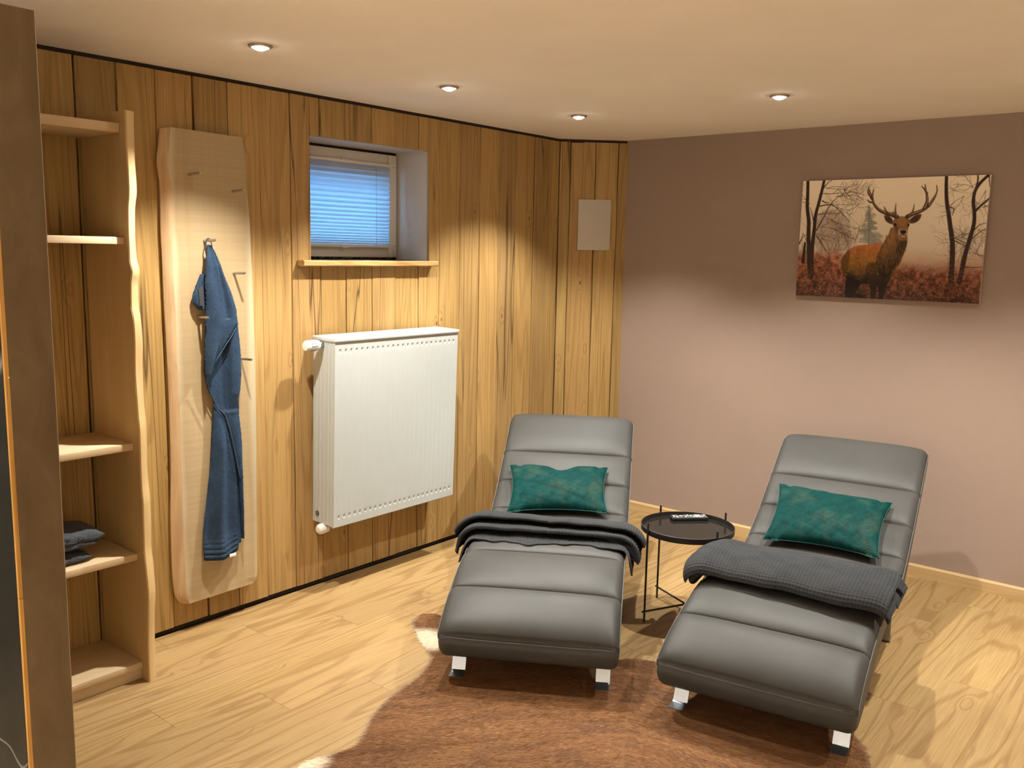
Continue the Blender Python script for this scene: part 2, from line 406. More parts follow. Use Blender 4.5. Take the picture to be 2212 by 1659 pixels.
def m_lamp():
    t = NT('lit_lamp_lens'); return t.out((1, 1, 1), 0.4, **{'Emission Color': (1.0, 0.95, 0.86, 1), 'Emission Strength': 26.0})
M['lens'] = m_lamp()
def m_print():
    t = NT('printed_canvas'); a = t.node('ShaderNodeAttribute', attribute_name='print'); v = t.obj()
    t.bump(t.noise(v, 900, 2), 0.15, 0.001)
    return t.out(a.outputs['Color'], 0.75, **{'Specular IOR Level': 0.2})
M['print'] = m_print()
M['pencil'] = plain('pencil_line', (0.26, 0.25, 0.25), 0.8)
M['outside'] = plain('outside_render', (0.35, 0.38, 0.42), 0.9)
M['straw'] = plain('pale_fibre', (0.55, 0.45, 0.30), 0.8)
# ---------------------------------------------------------------- room shell
XR, YF = 5.3, -1.9
WIN = (2.656, 3.435, 1.595, 2.165)     # window opening in the timber wall: y0, y1, z0, z1
fl = box('floor', (-0.3, YF - 0.1, -0.12), (XR + 0.1, YB + 0.1, -0.009), M['gap']); tag(fl, kind='structure')
def floor_planks():
    pw, pl, e = 0.192, 1.235, 0.0012
    cache = {}
    nx = int(math.ceil(XR / pw))
    for i in range(nx):
        x0 = i * pw - 0.05; x1 = min(x0 + pw, XR); x0 = max(x0, 0.0)
        y = YF - ((i * 0.417 + 0.31 * ((i * 7) % 3)) % 1.0) * pl
        while y < YB:
            a, b = max(y, YF), min(y + pl, YB); y += pl
            if b - a < 0.02: continue
            key = (round(x1 - x0, 4), round(b - a, 4))
            w, l = x1 - x0, b - a
            if key not in cache:
                V = [(0, 0, -0.009), (w, 0, -0.009), (w, l, -0.009), (0, l, -0.009), (0, 0, -e), (w, 0, -e), (w, l, -e), (0, l, -e),
                     (e, e, 0), (w - e, e, 0), (w - e, l - e, 0), (e, l - e, 0)]
                F = [(4, 5, 9, 8), (5, 6, 10, 9), (6, 7, 11, 10), (7, 4, 8, 11), (8, 9, 10, 11), (0, 1, 5, 4), (1, 2, 6, 5), (2, 3, 7, 6), (3, 0, 4, 7)]
                me = bpy.data.meshes.new('plank'); me.from_pydata(V, [], F); me.materials.append(M['floor']); cache[key] = me
            o = bpy.data.objects.new('plank', cache[key]); COL.objects.link(o); o.parent = fl; o.location = (x0, a, 0)
            s = random.uniform(0.93, 1.06); o.color = (s, s * random.uniform(0.985, 1.01), s * random.uniform(0.96, 1.02), 1)
floor_planks()
ce = box('ceiling', (-0.3, YF - 0.1, H), (XR + 0.1, YB + 0.1, H + 0.1), M['ceiling']); tag(ce, kind='structure')
wb = box('wall_back', (-0.3, YB, -0.1), (XR + 0.1, YB + 0.1, H), M['mauve']); tag(wb, kind='structure')
wr = box('wall_right', (XR, YF, -0.1), (XR + 0.1, YB, H), M['plaster']); tag(wr, kind='structure')
wf = box('wall_front', (-0.3, YF - 0.1, -0.1), (XR + 0.1, YF, H), M['plaster']); tag(wf, kind='structure')
# timber wall: masonry with the window opening, then the boards one by one
def masonry():
    bm = bmesh.new(); y0, y1, z0, z1 = WIN; X0, X1 = -0.34, -0.024
    bm_box(bm, (X0, YF - 0.1, -0.1), (X1, y0 - 0.012, H)); bm_box(bm, (X0, y1 + 0.012, -0.1), (X1, YB + 0.1, H))
    bm_box(bm, (X0, y0 - 0.012, -0.1), (X1, y1 + 0.012, z0 - 0.012)); bm_box(bm, (X0, y0 - 0.012, z1 + 0.012), (X1, y1 + 0.012, H))
    return bm_obj('wall_left', bm, M['gap'], None, None)
wl = masonry(); tag(wl, kind='structure')
# plank boundaries along the wall (y), measured from the room
PB = [0.75, 0.90, 1.03, 1.17, 1.32, 1.455, 1.588, 1.749, 1.905, 2.069, 2.228, 2.385, 2.548, 2.712, 2.869, 3.032, 3.194, 3.357, 3.512, 3.676, 3.839, 4.000, 4.156, 4.322, 4.477, FY + 0.003]
Z0, Z1 = 0.022, 2.334
TINT = {1.588: 0.80, 1.749: 1.0, 2.069: 0.80, 2.228: 1.02, 2.712: 0.92, 2.869: 0.95, 3.676: 0.86, 4.0: 0.84, 4.322: 0.80, 4.156: 0.92}
WIDE = {1.588: 0.003, 4.322: 0.005, 4.477: 0.004, 2.069: 0.004}
def plank_mesh(y0, y1, z0, z1, xf, seed, n=9, thick=0.02, wl_=True, wr_=True):
    zs = np.linspace(z0, z1, n)
    yl = y0 + (0.0022 * wob(zs, seed, 2.0) + 0.0018 if wl_ else 0 * zs); yr = y1 + (0.0022 * wob(zs, seed + 3.3, 2.2) - 0.0018 if wr_ else 0 * zs)
    c = 0.0025; V = []
    for z, a, b in zip(zs, yl, yr):
        V += [(xf - thick, a, z), (xf - c, a, z), (xf, a + c, z), (xf, b - c, z), (xf - c, b, z), (xf - thick, b, z)]
    F = [list(f) for f in grid_faces(n, 6)] + [list(range(6)), [6 * (n - 1) + k for k in range(6)][::-1]]
    return V, [f[::-1] for f in F]
def add_plank(parts, parent, tint, mtx=None):
    V, F = [], []
    for v, f in parts:
        k = len(V); V += v; F += [[i + k for i in q] for q in f]
    o = pymesh('plank', V, F, M['plank'], parent)
    if mtx is not None: o.matrix_local = mtx
    o.color = (tint, tint * random.uniform(0.97, 1.01), tint * random.uniform(0.92, 1.02), 1)
    return o
for i in range(len(PB) - 1):
    a, b = PB[i], PB[i + 1]; xf = random.uniform(-0.005, 0.001)
    if i and a in WIDE: a += WIDE[a]
    tint = TINT.get(PB[i], 1.0) * random.uniform(0.95, 1.05)
    y0, y1, z0, z1 = WIN
    if b <= y0 or a >= y1:
        add_plank([plank_mesh(a, b, Z0, Z1, xf, i, 13)], wl, tint)
    elif a < y0:        # notched board left of the opening
        add_plank([plank_mesh(a, y0, Z0, Z1, xf, i, 13, wr_=False), plank_mesh(y0, b, Z0, z0 - 0.012, xf, i, 9, wl_=False), plank_mesh(y0, b, z1, Z1, xf, i, 5, wl_=False)], wl, tint)
    elif b > y1:
        add_plank([plank_mesh(y1, b, Z0, Z1, xf, i, 13, wl_=False), plank_mesh(a, y1, Z0, z0 - 0.012, xf, i, 9, wr_=False), plank_mesh(a, y1, z1, Z1, xf, i, 5, wr_=False)], wl, tint)
    else:
        add_plank([plank_mesh(a, b, Z0, z0 - 0.012, xf, i, 9)], wl, tint)
        add_plank([plank_mesh(a, b, z1, Z1, xf, i + 50, 5)], wl, tint * random.uniform(0.95, 1.03))
# corner facet at 45 degrees between timber wall and mauve wall
ang = math.atan2(YB - FY, FX)
def facet_pt(t, d=0.0):      # t along the facet from the timber wall, d out into the room
    return (math.cos(ang) * t + math.sin(ang) * d, FY + math.sin(ang) * t - math.cos(ang) * d)
FL = math.hypot(FX, YB - FY)
bm = bmesh.new()
pts = [facet_pt(0, -0.024), facet_pt(FL, -0.024), (-0.02, YB), (-0.02, FY)]
vs = [bm.verts.new((x, y, z)) for z in (0, H) for x, y in pts]
for f in ((0, 1, 5, 4), (1, 2, 6, 5), (2, 3, 7, 6), (3, 0, 4, 7), (0, 1, 2, 3), (4, 5, 6, 7)): bm.faces.new([vs[k] for k in f])
wc = bm_obj('wall_corner', bm, M['gap'], None, None); tag(wc, kind='structure')
for k, (t0, t1) in enumerate(((-0.001, 0.067), (0.067, 0.227), (0.227, 0.368), (0.368, FL + 0.004))):
    V, F = plank_mesh(t0, t1, Z0, Z1, random.uniform(-0.004, 0.001), 70 + k, 13)
    V = [(*facet_pt(v[1], v[0]), v[2]) for v in V]
    add_plank([(V, F)], wc, (0.92, 0.98, 1.0, 0.80)[k])
# dark shadow-gap strip under the ceiling, and skirting
def strip(name, pts, z0, z1, mat, kind='structure'):
    V = [(x, y, z) for z in (z0, z1) for x, y in pts]; n = len(pts)
    F = [(i, (i + 1) % n, (i + 1) % n + n, i + n) for i in range(n)] + [tuple(range(n))[::-1], tuple(range(n, 2 * n))]
    o = pymesh(name, V, F, mat); tag(o, kind=kind); return o
strip('trim_1', [(-0.022, 0.75), (-0.006, 0.75), (-0.006, FY - 0.003), facet_pt(FL, -0.006), facet_pt(FL, -0.02), (-0.022, FY)], Z1 - 0.004, H, M['gap'])
strip('trim_2', [(-0.022, 0.75), (-0.012, 0.75), (-0.012, FY - 0.003), facet_pt(FL, -0.012), facet_pt(FL, -0.02), (-0.022, FY)], 0.0, Z0 + 0.004, M['gap'])
def baseboard():
    V, F = [], []
    prof = [(0, 0), (-0.016, 0), (-0.016, 0.054), (-0.010, 0.063), (0, 0.063)]
    for x in (FX + 0.002, XR):
        V += [(x, YB + a, b) for a, b in prof]
    n = len(prof)
    F = [(i, (i + 1) % n, (i + 1) % n + n, i + n) for i in range(n)] + [tuple(range(n))[::-1], tuple(range(n, 2 * n))]
    o = pymesh('baseboard_back', V, F, M['skirt']); tag(o, kind='structure'); return o
baseboard()
# partition at the left: concrete-look end, oak edge strip, dark veined stone on the near side
pt = box('wall_partition', (0.0, 0.884, 0.0), (1.104, 0.985, 2.195), M['plaster']); tag(pt, kind='structure')
box('end_panel', (1.104, 0.882, 0.0), (1.112, 0.9875, 2.2), M['concrete'], pt)
box('metal_edge', (1.104, 0.9875, 0.0), (1.1125, 0.989, 2.2), M['steel'], pt)
box('far_panel', (0.0, 0.985, 0.0), (1.104, 0.9875, 2.2), M['concrete'], pt)
for k, (a, b) in enumerate(((0.0, 0.757), (0.758, 2.2))):
    box('edge_strip', (1.094, 0.8715, a), (1.112, 0.882, b), M['gold_strip'], pt, 0.0008, 1)
box('stone_panel', (0.0, 0.8705, 0.0), (1.103, 0.884, 2.2), M['stone'], pt)
bm = bmesh.new(); bmesh.ops.create_uvsphere(bm, u_segments=12, v_segments=8, radius=0.0035, matrix=Matrix.Translation((1.1125, 0.880, 1.324)))
bm_obj('brass_screw', bm, M['brass'], pt)

# ---------------------------------------------------------------- window
wroot = empty('window_1', (-0.24, (WIN[0] + WIN[1]) / 2, WIN[2])); tag(wroot, kind='structure')
def wpart(name, lo, hi, mat, bevel=0.0, parent=wroot):
    o = box(name, lo, hi, mat, parent, bevel)
    o.matrix_parent_inverse = Matrix.Translation(-wroot.location)
    return o
y0, y1, z0, z1 = WIN
wpart('reveal_top', (-0.30, y0 - 0.012, z1 + 0.002), (-0.014, y1 + 0.012, z1 + 0.011), M['reveal'])
wpart('reveal_side', (-0.30, y0 - 0.012, z0), (-0.014, y0 - 0.002, z1 + 0.002), M['reveal'])
wpart('reveal_side', (-0.30, y1 + 0.002, z0), (-0.014, y1 + 0.012, z1 + 0.002), M['reveal'])
wpart('reveal_bottom', (-0.30, y0 - 0.012, z0 - 0.011), (-0.004, y1 + 0.012, z0), M['gap'])
fy0, fy1, fz0, fz1 = y0 + 0.005, y1 - 0.005, z0 + 0.012, z1 - 0.012
wpart('frame', (-0.315, y0, z1 - 0.035), (-0.262, y1, z1), M['gap'])
wpart('frame', (-0.315, y0, z0), (-0.262, y1, z0 + 0.03), M['gap'])
wpart('frame', (-0.315, y0, z0), (-0.262, y0 + 0.03, z1), M['gap'])
wpart('frame', (-0.315, y1 - 0.03, z0), (-0.262, y1, z1), M['gap'])
sw = 0.062; sx0, sx1 = -0.300, -0.243
wpart('sash_rail', (sx0, fy0 + 0.005, fz1 - sw), (sx1, fy1 - 0.006, fz1), M['pvc'], 0.004)
wpart('sash_rail', (sx0, fy0 + 0.005, fz0), (sx1, fy1 - 0.006, fz0 + sw), M['pvc'], 0.004)
wpart('sash_stile', (sx0, fy0 + 0.005, fz0 + sw), (sx1, fy0 + 0.005 + sw, fz1 - sw), M['pvc'], 0.004)
wpart('sash_stile', (sx0, fy1 - 0.006 - sw, fz0 + sw), (sx1, fy1 - 0.006, fz1 - sw), M['pvc'], 0.004)
wpart('glazing_bead', (-0.298, fy0 + 0.03, 2.030), (-0.258, fy1 - 0.03, fz1 - sw + 0.002), M['pvc']); wpart('glazing_bead', (-0.298, fy0 + 0.03, fz0 + sw - 0.002), (-0.258, fy1 - 0.03, 1.700), M['pvc'])
wpart('pane', (-0.280, fy0 + sw, fz0 + sw - 0.005), (-0.276, fy1 - sw, fz1 - sw + 0.005), M['glass'])
def sill():
    # rough timber sill board with a wavy front
    n = 24; ys = np.linspace(2.575, 3.452, n); V = []
    fr = 0.052 + 0.002 * wob(ys, 4, 3)
    for y, f in zip(ys, fr):
        V += [(-0.23, y, 1.594), (f - 0.004, y, 1.5935 + 0.001 * wob(y, 2, 9)), (f, y, 1.589), (f, y, 1.570), (f - 0.004, y, 1.566), (-0.23, y, 1.580)]
    # keep the tail of the board inside the opening, the horns only in front of the wall
    for i, y in enumerate(ys):
        if y < WIN[0] or y > WIN[1]:
            V[i * 6] = (0.002, y, 1.594); V[i * 6 + 5] = (0.002, y, 1.566)
    F = [list(f) for f in grid_faces(n, 6, closed_m=True)] + [list(range(6)), [6 * (n - 1) + k for k in range(6)][::-1]]
    o = pymesh('sill_board', V, [f[::-1] for f in F], M['sill'], wroot); o.matrix_parent_inverse = Matrix.Translation(-wroot.location)
M['sill'] = wood('rough_sill_timber', 1, (0.52, 0.31, 0.12), (0.28, 0.135, 0.04), (0.64, 0.42, 0.19), across=16, along=1.4, rings=5, knot=1.0, crack=0.8, ring_amt=0.5, rough=0.6, bump=0.3)
sill()
# faint pencil scribble on the reveal
sc_t = np.linspace(0, 1, 60)
path = np.stack([-0.155 + 0.012 * np.sin(sc_t * 44) * (0.5 + 0.5 * np.cos(sc_t * 9)), np.full(60, y1 - 0.0003), 1.715 + 0.095 * sc_t], -1)
o = tube('pencil_note', path, 0.0005, M['pencil'], wroot, 4); o.matrix_parent_inverse = Matrix.Translation(-wroot.location)
# tufts of fibre along the bottom of the sash
for k in range(9):
    yy = 2.87 + 0.062 * k + random.uniform(-0.01, 0.01); t = np.linspace(0, 1, 8)
    path = np.stack([-0.235 + 0.012 * np.sin(t * 3), yy + (t - 0.5) * random.uniform(0.03, 0.07), 1.599 + random.uniform(0.004, 0.014) * np.sin(t * math.pi)], -1)
    o = tube('fibre', path, 0.0006, M['straw'], wroot, 4); o.matrix_parent_inverse = Matrix.Translation(-wroot.location)
# light well outside, open to the dusk sky
lwl = bm = bmesh.new()
bm_box(bm, (-1.30, 1.9, 0.9), (-1.2, 4.2, 2.75)); bm_box(bm, (-1.2, 1.9, 0.9), (-0.345, 4.2, 1.0))
o = bm_obj('wall_lightwell', bm, M['outside'], None, None); tag(o, kind='structure')
# pleated blind
bl = empty('pleated_blind', (-0.235, 3.05, 1.64)); tag(bl, 'pale pleated window blind glowing blue with dusk daylight', 'blind')
def blind():
    zt, zb = 2.085, 1.672
    # pleats get tighter towards the bottom
    k = 20; w = np.linspace(1.5, 0.5, k); w[:2] = 1.2; zs = zt - np.r_[0, np.cumsum(w / w.sum())] * (zt - zb)
    V, F = [], []
    ya, yb = 2.745, 3.364
    row = []
    for i in range(k):
        d = min(0.015, (zs[i] - zs[i + 1]) * 0.62)
        row += [(-0.240, zs[i]), (-0.240 + d, (zs[i] + zs[i + 1]) / 2)]
    row.append((-0.240, zs[-1]))
    for x, z in row:
        V += [(x, ya, z), (x, yb, z), ]
    F = [(2 * i, 2 * i + 1, 2 * i + 3, 2 * i + 2) for i in range(len(row) - 1)]
    o = pymesh('pleated_fabric', V, F, M['blind'], bl); o.matrix_parent_inverse = Matrix.Translation(-bl.location)
blind()
def bpart(name, lo, hi, bev=0.003):
    o = box(name, lo, hi, M['pvc'], bl, bev); o.matrix_parent_inverse = Matrix.Translation(-bl.location); return o
bpart('top_rail', (-0.242, 2.735, 2.085), (-0.222, 3.372, 2.101)); bpart('bottom_rail', (-0.242, 2.735, 1.657), (-0.222, 3.372, 1.672))
bpart('handle', (-0.226, 3.02, 2.096), (-0.212, 3.06, 2.103), 0.002); bpart('handle', (-0.226, 3.02, 1.653), (-0.212, 3.06, 1.660), 0.002)
bpart('clamp', (-0.243, 3.358, 2.095), (-0.232, 3.382, 2.150), 0.002); bpart('clamp', (-0.243, 3.358, 1.612), (-0.232, 3.382, 1.664), 0.002)
o = tube('cord', [(-0.226, 3.262, 2.085), (-0.226, 3.262, 1.672)], 0.0008, M['grey_button'], bl, 5); o.matrix_parent_inverse = Matrix.Translation(-bl.location)

# ---------------------------------------------------------------- recessed ceiling lights, and added fill lamps out of view
def ceiling_light(x, y, label):
    r = empty('ceiling_light', (x, y, H - 0.012)); tag(r, label, 'ceiling light', 'recessed ceiling spotlights')
    ring = lathe('trim_ring', [(0.0275, 0.0118), (0.0275, 0.006), (0.031, 0.003), (0.040, 0.0048), (0.0425, 0.0085), (0.0425, 0.0119)], M['nickel'], r, 40)
    lens = lathe('lens', [(0.0, -0.0065), (0.012, -0.005), (0.0225, 0.000), (0.0268, 0.0075), (0.0268, 0.0115), (0.0, 0.0115)], M['lens'], r, 32)
    l = bpy.data.lights.new('spot_beam', 'SPOT'); lo = bpy.data.objects.new('spot_beam', l); COL.objects.link(lo)
    lo.parent = r; lo.location = (0, 0, -0.010); l.energy = LAMP_W; l.color = LAMP_COL
    l.spot_size = math.radians(LAMP_ANGLE); l.spot_blend = LAMP_BLEND; l.shadow_soft_size = 0.022
    return r
ceiling_light(0.650, 1.944, 'recessed ceiling spotlight nearest the left edge, above the live-edge board')
ceiling_light(0.655, 2.894, 'recessed ceiling spotlight in front of the small window')
ceiling_light(0.648, 3.863, 'recessed ceiling spotlight beside the corner facet, farthest along the timber wall')
ceiling_light(1.733, 3.849, 'recessed ceiling spotlight in front of the mauve wall')
ceiling_light(2.81, 3.845, 'recessed ceiling spotlight to the right of the stag canvas')
ceiling_light(3.90, 3.845, 'recessed ceiling spotlight farthest right along the mauve wall')
for x, y in ((4.60, 0.05), (4.60, -0.95), (3.60, -0.95), (2.60, -0.95), (1.60, -0.95), (0.65, -0.95), (0.65, 0.05), (1.10, -1.50), (2.10, -1.50), (3.10, -1.50), (4.10, -1.50)):  # unseen fill lamps, added to brighten the ceiling and upper walls by bounce
    ceiling_light(x, y, 'added ceiling spotlight for ambient fill in the unseen part of the room')
# ---------------------------------------------------------------- shelf unit with live-edge side
shelf = empty('shelf_unit', (0.16, 1.32, 0)); tag(shelf, 'open pine shelf unit with a wavy live-edge side panel against the timber wall', 'shelf')
SHI = Matrix.Translation((-0.16, -1.32, 0))
FRONT = [(0.345, 2.112), (0.343, 1.981), (0.346, 1.90), (0.345, 1.829), (0.334, 1.78), (0.329, 1.70), (0.330, 1.616), (0.333, 1.587), (0.345, 1.56), (0.338, 1.535), (0.331, 1.508), (0.328, 1.43),
         (0.340, 1.389), (0.343, 1.316), (0.336, 1.189), (0.341, 1.095), (0.344, 1.039), (0.350, 0.978), (0.348, 0.858), (0.348, 0.77), (0.353, 0.713), (0.352, 0.66), (0.350, 0.578), (0.349, 0.517),
         (0.357, 0.46), (0.364, 0.391), (0.365, 0.33), (0.354, 0.206), (0.348, 0.10), (0.347, 0.0)]
def live_side(name, y0, y1, mirror=1, seed=0):
    P = catmull(FRONT, 110); V = []
    for x, z in P:
        x2 = x - 0.024 + 0.006 * wob(z, 3 + seed, 5)        # outer edge of the wane sits a little further back
        xm = x + 0.003
        a, b = (y0, y1) if mirror > 0 else (y1, y0)
        V += [(0.003, a, z), (x - 0.004, a, z), (x, a + 0.004 * mirror, z), (xm - 0.008, (a + b) / 2, z), (x2, b - 0.005 * mirror, z), (x2 - 0.006, b, z), (0.003, b, z)]
    n = len(P); m = 7
    F = [list(f) for f in grid_faces(n, m, closed_m=True)] + [list(range(m)), [m * (n - 1) + k for k in range(m)][::-1]]
    o = pymesh(name, V, F, M['pine'], shelf)
    bm = bmesh.new(); bm.from_mesh(o.data); bmesh.ops.recalc_face_normals(bm, faces=bm.faces[:]); bm.to_mesh(o.data); bm.free()
    auto_smooth(o, 40); o.matrix_parent_inverse = SHI; return o
side = live_side('side_panel', 1.600, 1.645); live_side('side_panel', 1.040, 0.995, -1, 2)
def knotlump(x, y, z, r, ry):
    bm = bmesh.new(); bmesh.ops.create_uvsphere(bm, u_segments=16, v_segments=10, radius=1.0, matrix=Matrix.Translation((x, y, z)) @ Matrix.Diagonal((0.010, ry, r, 1)))
    o = bm_obj('knot', bm, M['knot'], side); o.matrix_parent_inverse = SHI
M['knot'] = wood('branch_knot', 0, (0.20, 0.10, 0.055), (0.09, 0.035, 0.02), (0.36, 0.22, 0.13), across=40, along=6, rings=5, ring_amt=0.6, rough=0.6, bump=0.2)
knotlump(0.337, 1.622, 1.812, 0.016, 0.016); knotlump(0.337, 1.626, 1.542, 0.022, 0.016); knotlump(0.342, 1.622, 0.690, 0.009, 0.010)
def shp(name, lo, hi, mat='pine_shelf', bev=0.003):
    o = box(name, lo, hi, M[mat], shelf, bev); o.matrix_parent_inverse = SHI; return o
shp('shelf', (0.003, 1.04, 2.037), (0.300, 1.60, 2.071)); shp('shelf', (0.003, 1.04, 1.650), (0.300, 1.60, 1.676))
shp('shelf', (0.003, 1.04, 0.897), (0.300, 1.60, 0.924)); shp('shelf', (0.003, 1.04, 0.474), (0.300, 1.60, 0.501))
shp('shelf', (0.003, 1.04, 0.044), (0.302, 1.60, 0.070)); shp('plinth', (0.27, 1.04, 0.0), (0.292, 1.60, 0.044), bev=0.001)

# folded towels on the fourth shelf
def folded_towel(name, y0, y1, x0, x1, z0, z1, mat, label, seed, group):
    # a slab whose right end is a rounded fold, front and back slightly bulging
    cx, cy = (x0 + x1) / 2, (y0 + y1) / 2
    r = empty(name, (cx, cy, z0)); tag(r, label, 'towel', group)
    def lay(a, b, ya, yb, nm):
        n, m = 36, 40; V = []; U = np.linspace(0, 2 * math.pi, m, endpoint=False)
        for i in range(n):
            t = i / (n - 1); y = ya + (yb - ya) * t
            e = max(0.02, 1 - max(0.0, (t - 0.72) / 0.28) ** 2.6) ** 0.5 * max(0.05, 1 - max(0.0, (0.05 - t) / 0.05) ** 2) ** 0.5
            for u in U:
                c, s = math.cos(u), math.sin(u)
                px = math.copysign(abs(c) ** 0.55, c); pz = math.copysign(abs(s) ** 0.75, s)
                w = 0.0045 * wob(y * 40 + u * 2, seed + a * 9) + 0.003 * wob(u * 5 + y * 90, seed)
                V.append((cx + (x1 - x0) / 2 * px * (0.86 + 0.14 * e) + w, y, (a + b) / 2 + ((b - a) / 2 * pz) * e + w * 0.6 - 0.006 * max(0, t - 0.8)))
        F = [list(f) for f in grid_faces(n, m, closed_m=True)] + [list(range(m)), [m * (n - 1) + k for k in range(m)][::-1]]
        o = pymesh(nm, V, F, mat, r, True); o.matrix_parent_inverse = Matrix.Translation((-cx, -cy, -z0)); return o
    return lay, r
lay, r = folded_towel('folded_towel', 1.10, 1.445, 0.06, 0.262, 0.501, 0.54, M['towel_grey'], 'dark grey terry towel at the bottom of the pile on the shelf', 1, 'grey towels on the shelf')
lay(0.502, 0.536, 1.10, 1.452, 'terry_fold'); lay(0.5025, 0.535, 1.14, 1.412, 'terry_roll').scale = (1.0, 1.0, 1.0)
lay, r = folded_towel('folded_towel', 1.10, 1.46, 0.05, 0.225, 0.537, 0.565, M['towel_grey'], 'thin charcoal terry towel in the middle of the pile on the shelf', 2, 'grey towels on the shelf')
lay(0.538, 0.563, 1.10, 1.46, 'terry_fold')
lay, r = folded_towel('folded_towel', 1.10, 1.505, 0.045, 0.262, 0.563, 0.62, M['towel_grey'], 'plump grey terry towel on top of the pile on the shelf', 3, 'grey towels on the shelf')
lay(0.562, 0.618, 1.10, 1.508, 'terry_fold'); lay(0.552, 0.585, 1.12, 1.486, 'terry_under_fold')

# ---------------------------------------------------------------- live-edge board with steel pegs
rack = empty('coat_board', (0.03, 2.10, 0.125)); tag(rack, 'pale live-edge wooden coat board with six steel pegs on the timber wall', 'coat rack')
RI = Matrix.Translation((-0.03, -2.10, -0.125))
LEFT = [(1.905, 2.106), (1.898, 2.046), (1.888, 1.983), (1.892, 1.94), (1.898, 1.885), (1.895, 1.704), (1.897, 1.60), (1.898, 1.427), (1.902, 1.20), (1.903, 1.048), (1.902, 0.756), (1.893, 0.55), (1.890, 0.40), (1.890, 0.277), (1.899, 0.170), (1.925, 0.130)]
INNER = [(1.936, 2.113), (1.927, 2.049), (1.920, 1.976), (1.926, 1.91), (1.935, 1.851), (1.930, 1.68), (1.927, 1.52), (1.929, 1.30), (1.930, 1.142), (1.932, 0.95), (1.933, 0.751), (1.931, 0.58), (1.930, 0.451), (1.931, 0.30), (1.934, 0.20), (1.945, 0.130)]
RIGHT = [(2.267, 2.108), (2.275, 2.05), (2.283, 1.985), (2.281, 1.911), (2.287, 1.85), (2.293, 1.775), (2.299, 1.60), (2.303, 1.436), (2.305, 1.27), (2.306, 1.108), (2.303, 0.80), (2.299, 0.60), (2.297, 0.473), (2.294, 0.30), (2.291, 0.160), (2.272, 0.132)]
def coat_board():
    n = 90; L, I, R = catmull(LEFT, n), catmull(INNER, n), catmull(RIGHT, n)
    xb, xf = 0.004, 0.054
    V, F = [], []
    for k in range(n):
        l, i, r = L[k], I[k], R[k]
        zz = l[1]
        V += [(xb, l[0] + 0.006, zz), (xf - 0.030, l[0] - 0.001, zz), (xf - 0.012 + 0.002 * wob(zz, 5, 14), (l[0] * 0.6 + i[0] * 0.4), (l[1] * 0.6 + i[1] * 0.4)), (xf, i[0], i[1])]
        for q in (0.2, 0.4, 0.6, 0.8):
            V.append((xf, i[0] + (r[0] - 0.012 - i[0]) * q, i[1] + (r[1] - i[1]) * q))
        V += [(xf, r[0] - 0.012, r[1]), (xf - 0.006, r[0] - 0.002, r[1]), (xf - 0.02, r[0], r[1]), (xb, r[0] - 0.004, r[1])]
    m = 12
    F = [list(f) for f in grid_faces(n, m, closed_m=True)] + [list(range(m)), [m * (n - 1) + k for k in range(m)][::-1]]
    o = pymesh('board', V, F, M['live'], rack)
    o.data.materials.append(M['bark'])
    bm = bmesh.new(); bm.from_mesh(o.data); bmesh.ops.recalc_face_normals(bm, faces=bm.faces[:])
    for f in bm.faces:
        f.smooth = True
        if len(f.verts) == 4:
            c = f.calc_center_median(); k = int(np.argmin(abs(I[:, 1] - c.z)))
            if c.y < I[k, 0] - 0.002: f.material_index = 1
    bm.to_mesh(o.data); bm.free(); auto_smooth(o, 38); o.matrix_parent_inverse = RI
coat_board()
PEGS = [(2.009, 1.935), (2.208, 1.881), (2.067, 1.671), (2.203, 1.537), (2.026, 1.357), (2.226, 1.167)]
for y, z in PEGS:
    mt = Matrix.Translation((0.050, y, z)) @ Matrix.Rotation(math.radians(88), 4, 'Y')
    o = lathe('peg', [(0.0055, 0), (0.0055, 0.084), (0.0048, 0.086), (0.0, 0.086)], M['steel'], rack, 16, mt); o.matrix_parent_inverse = RI

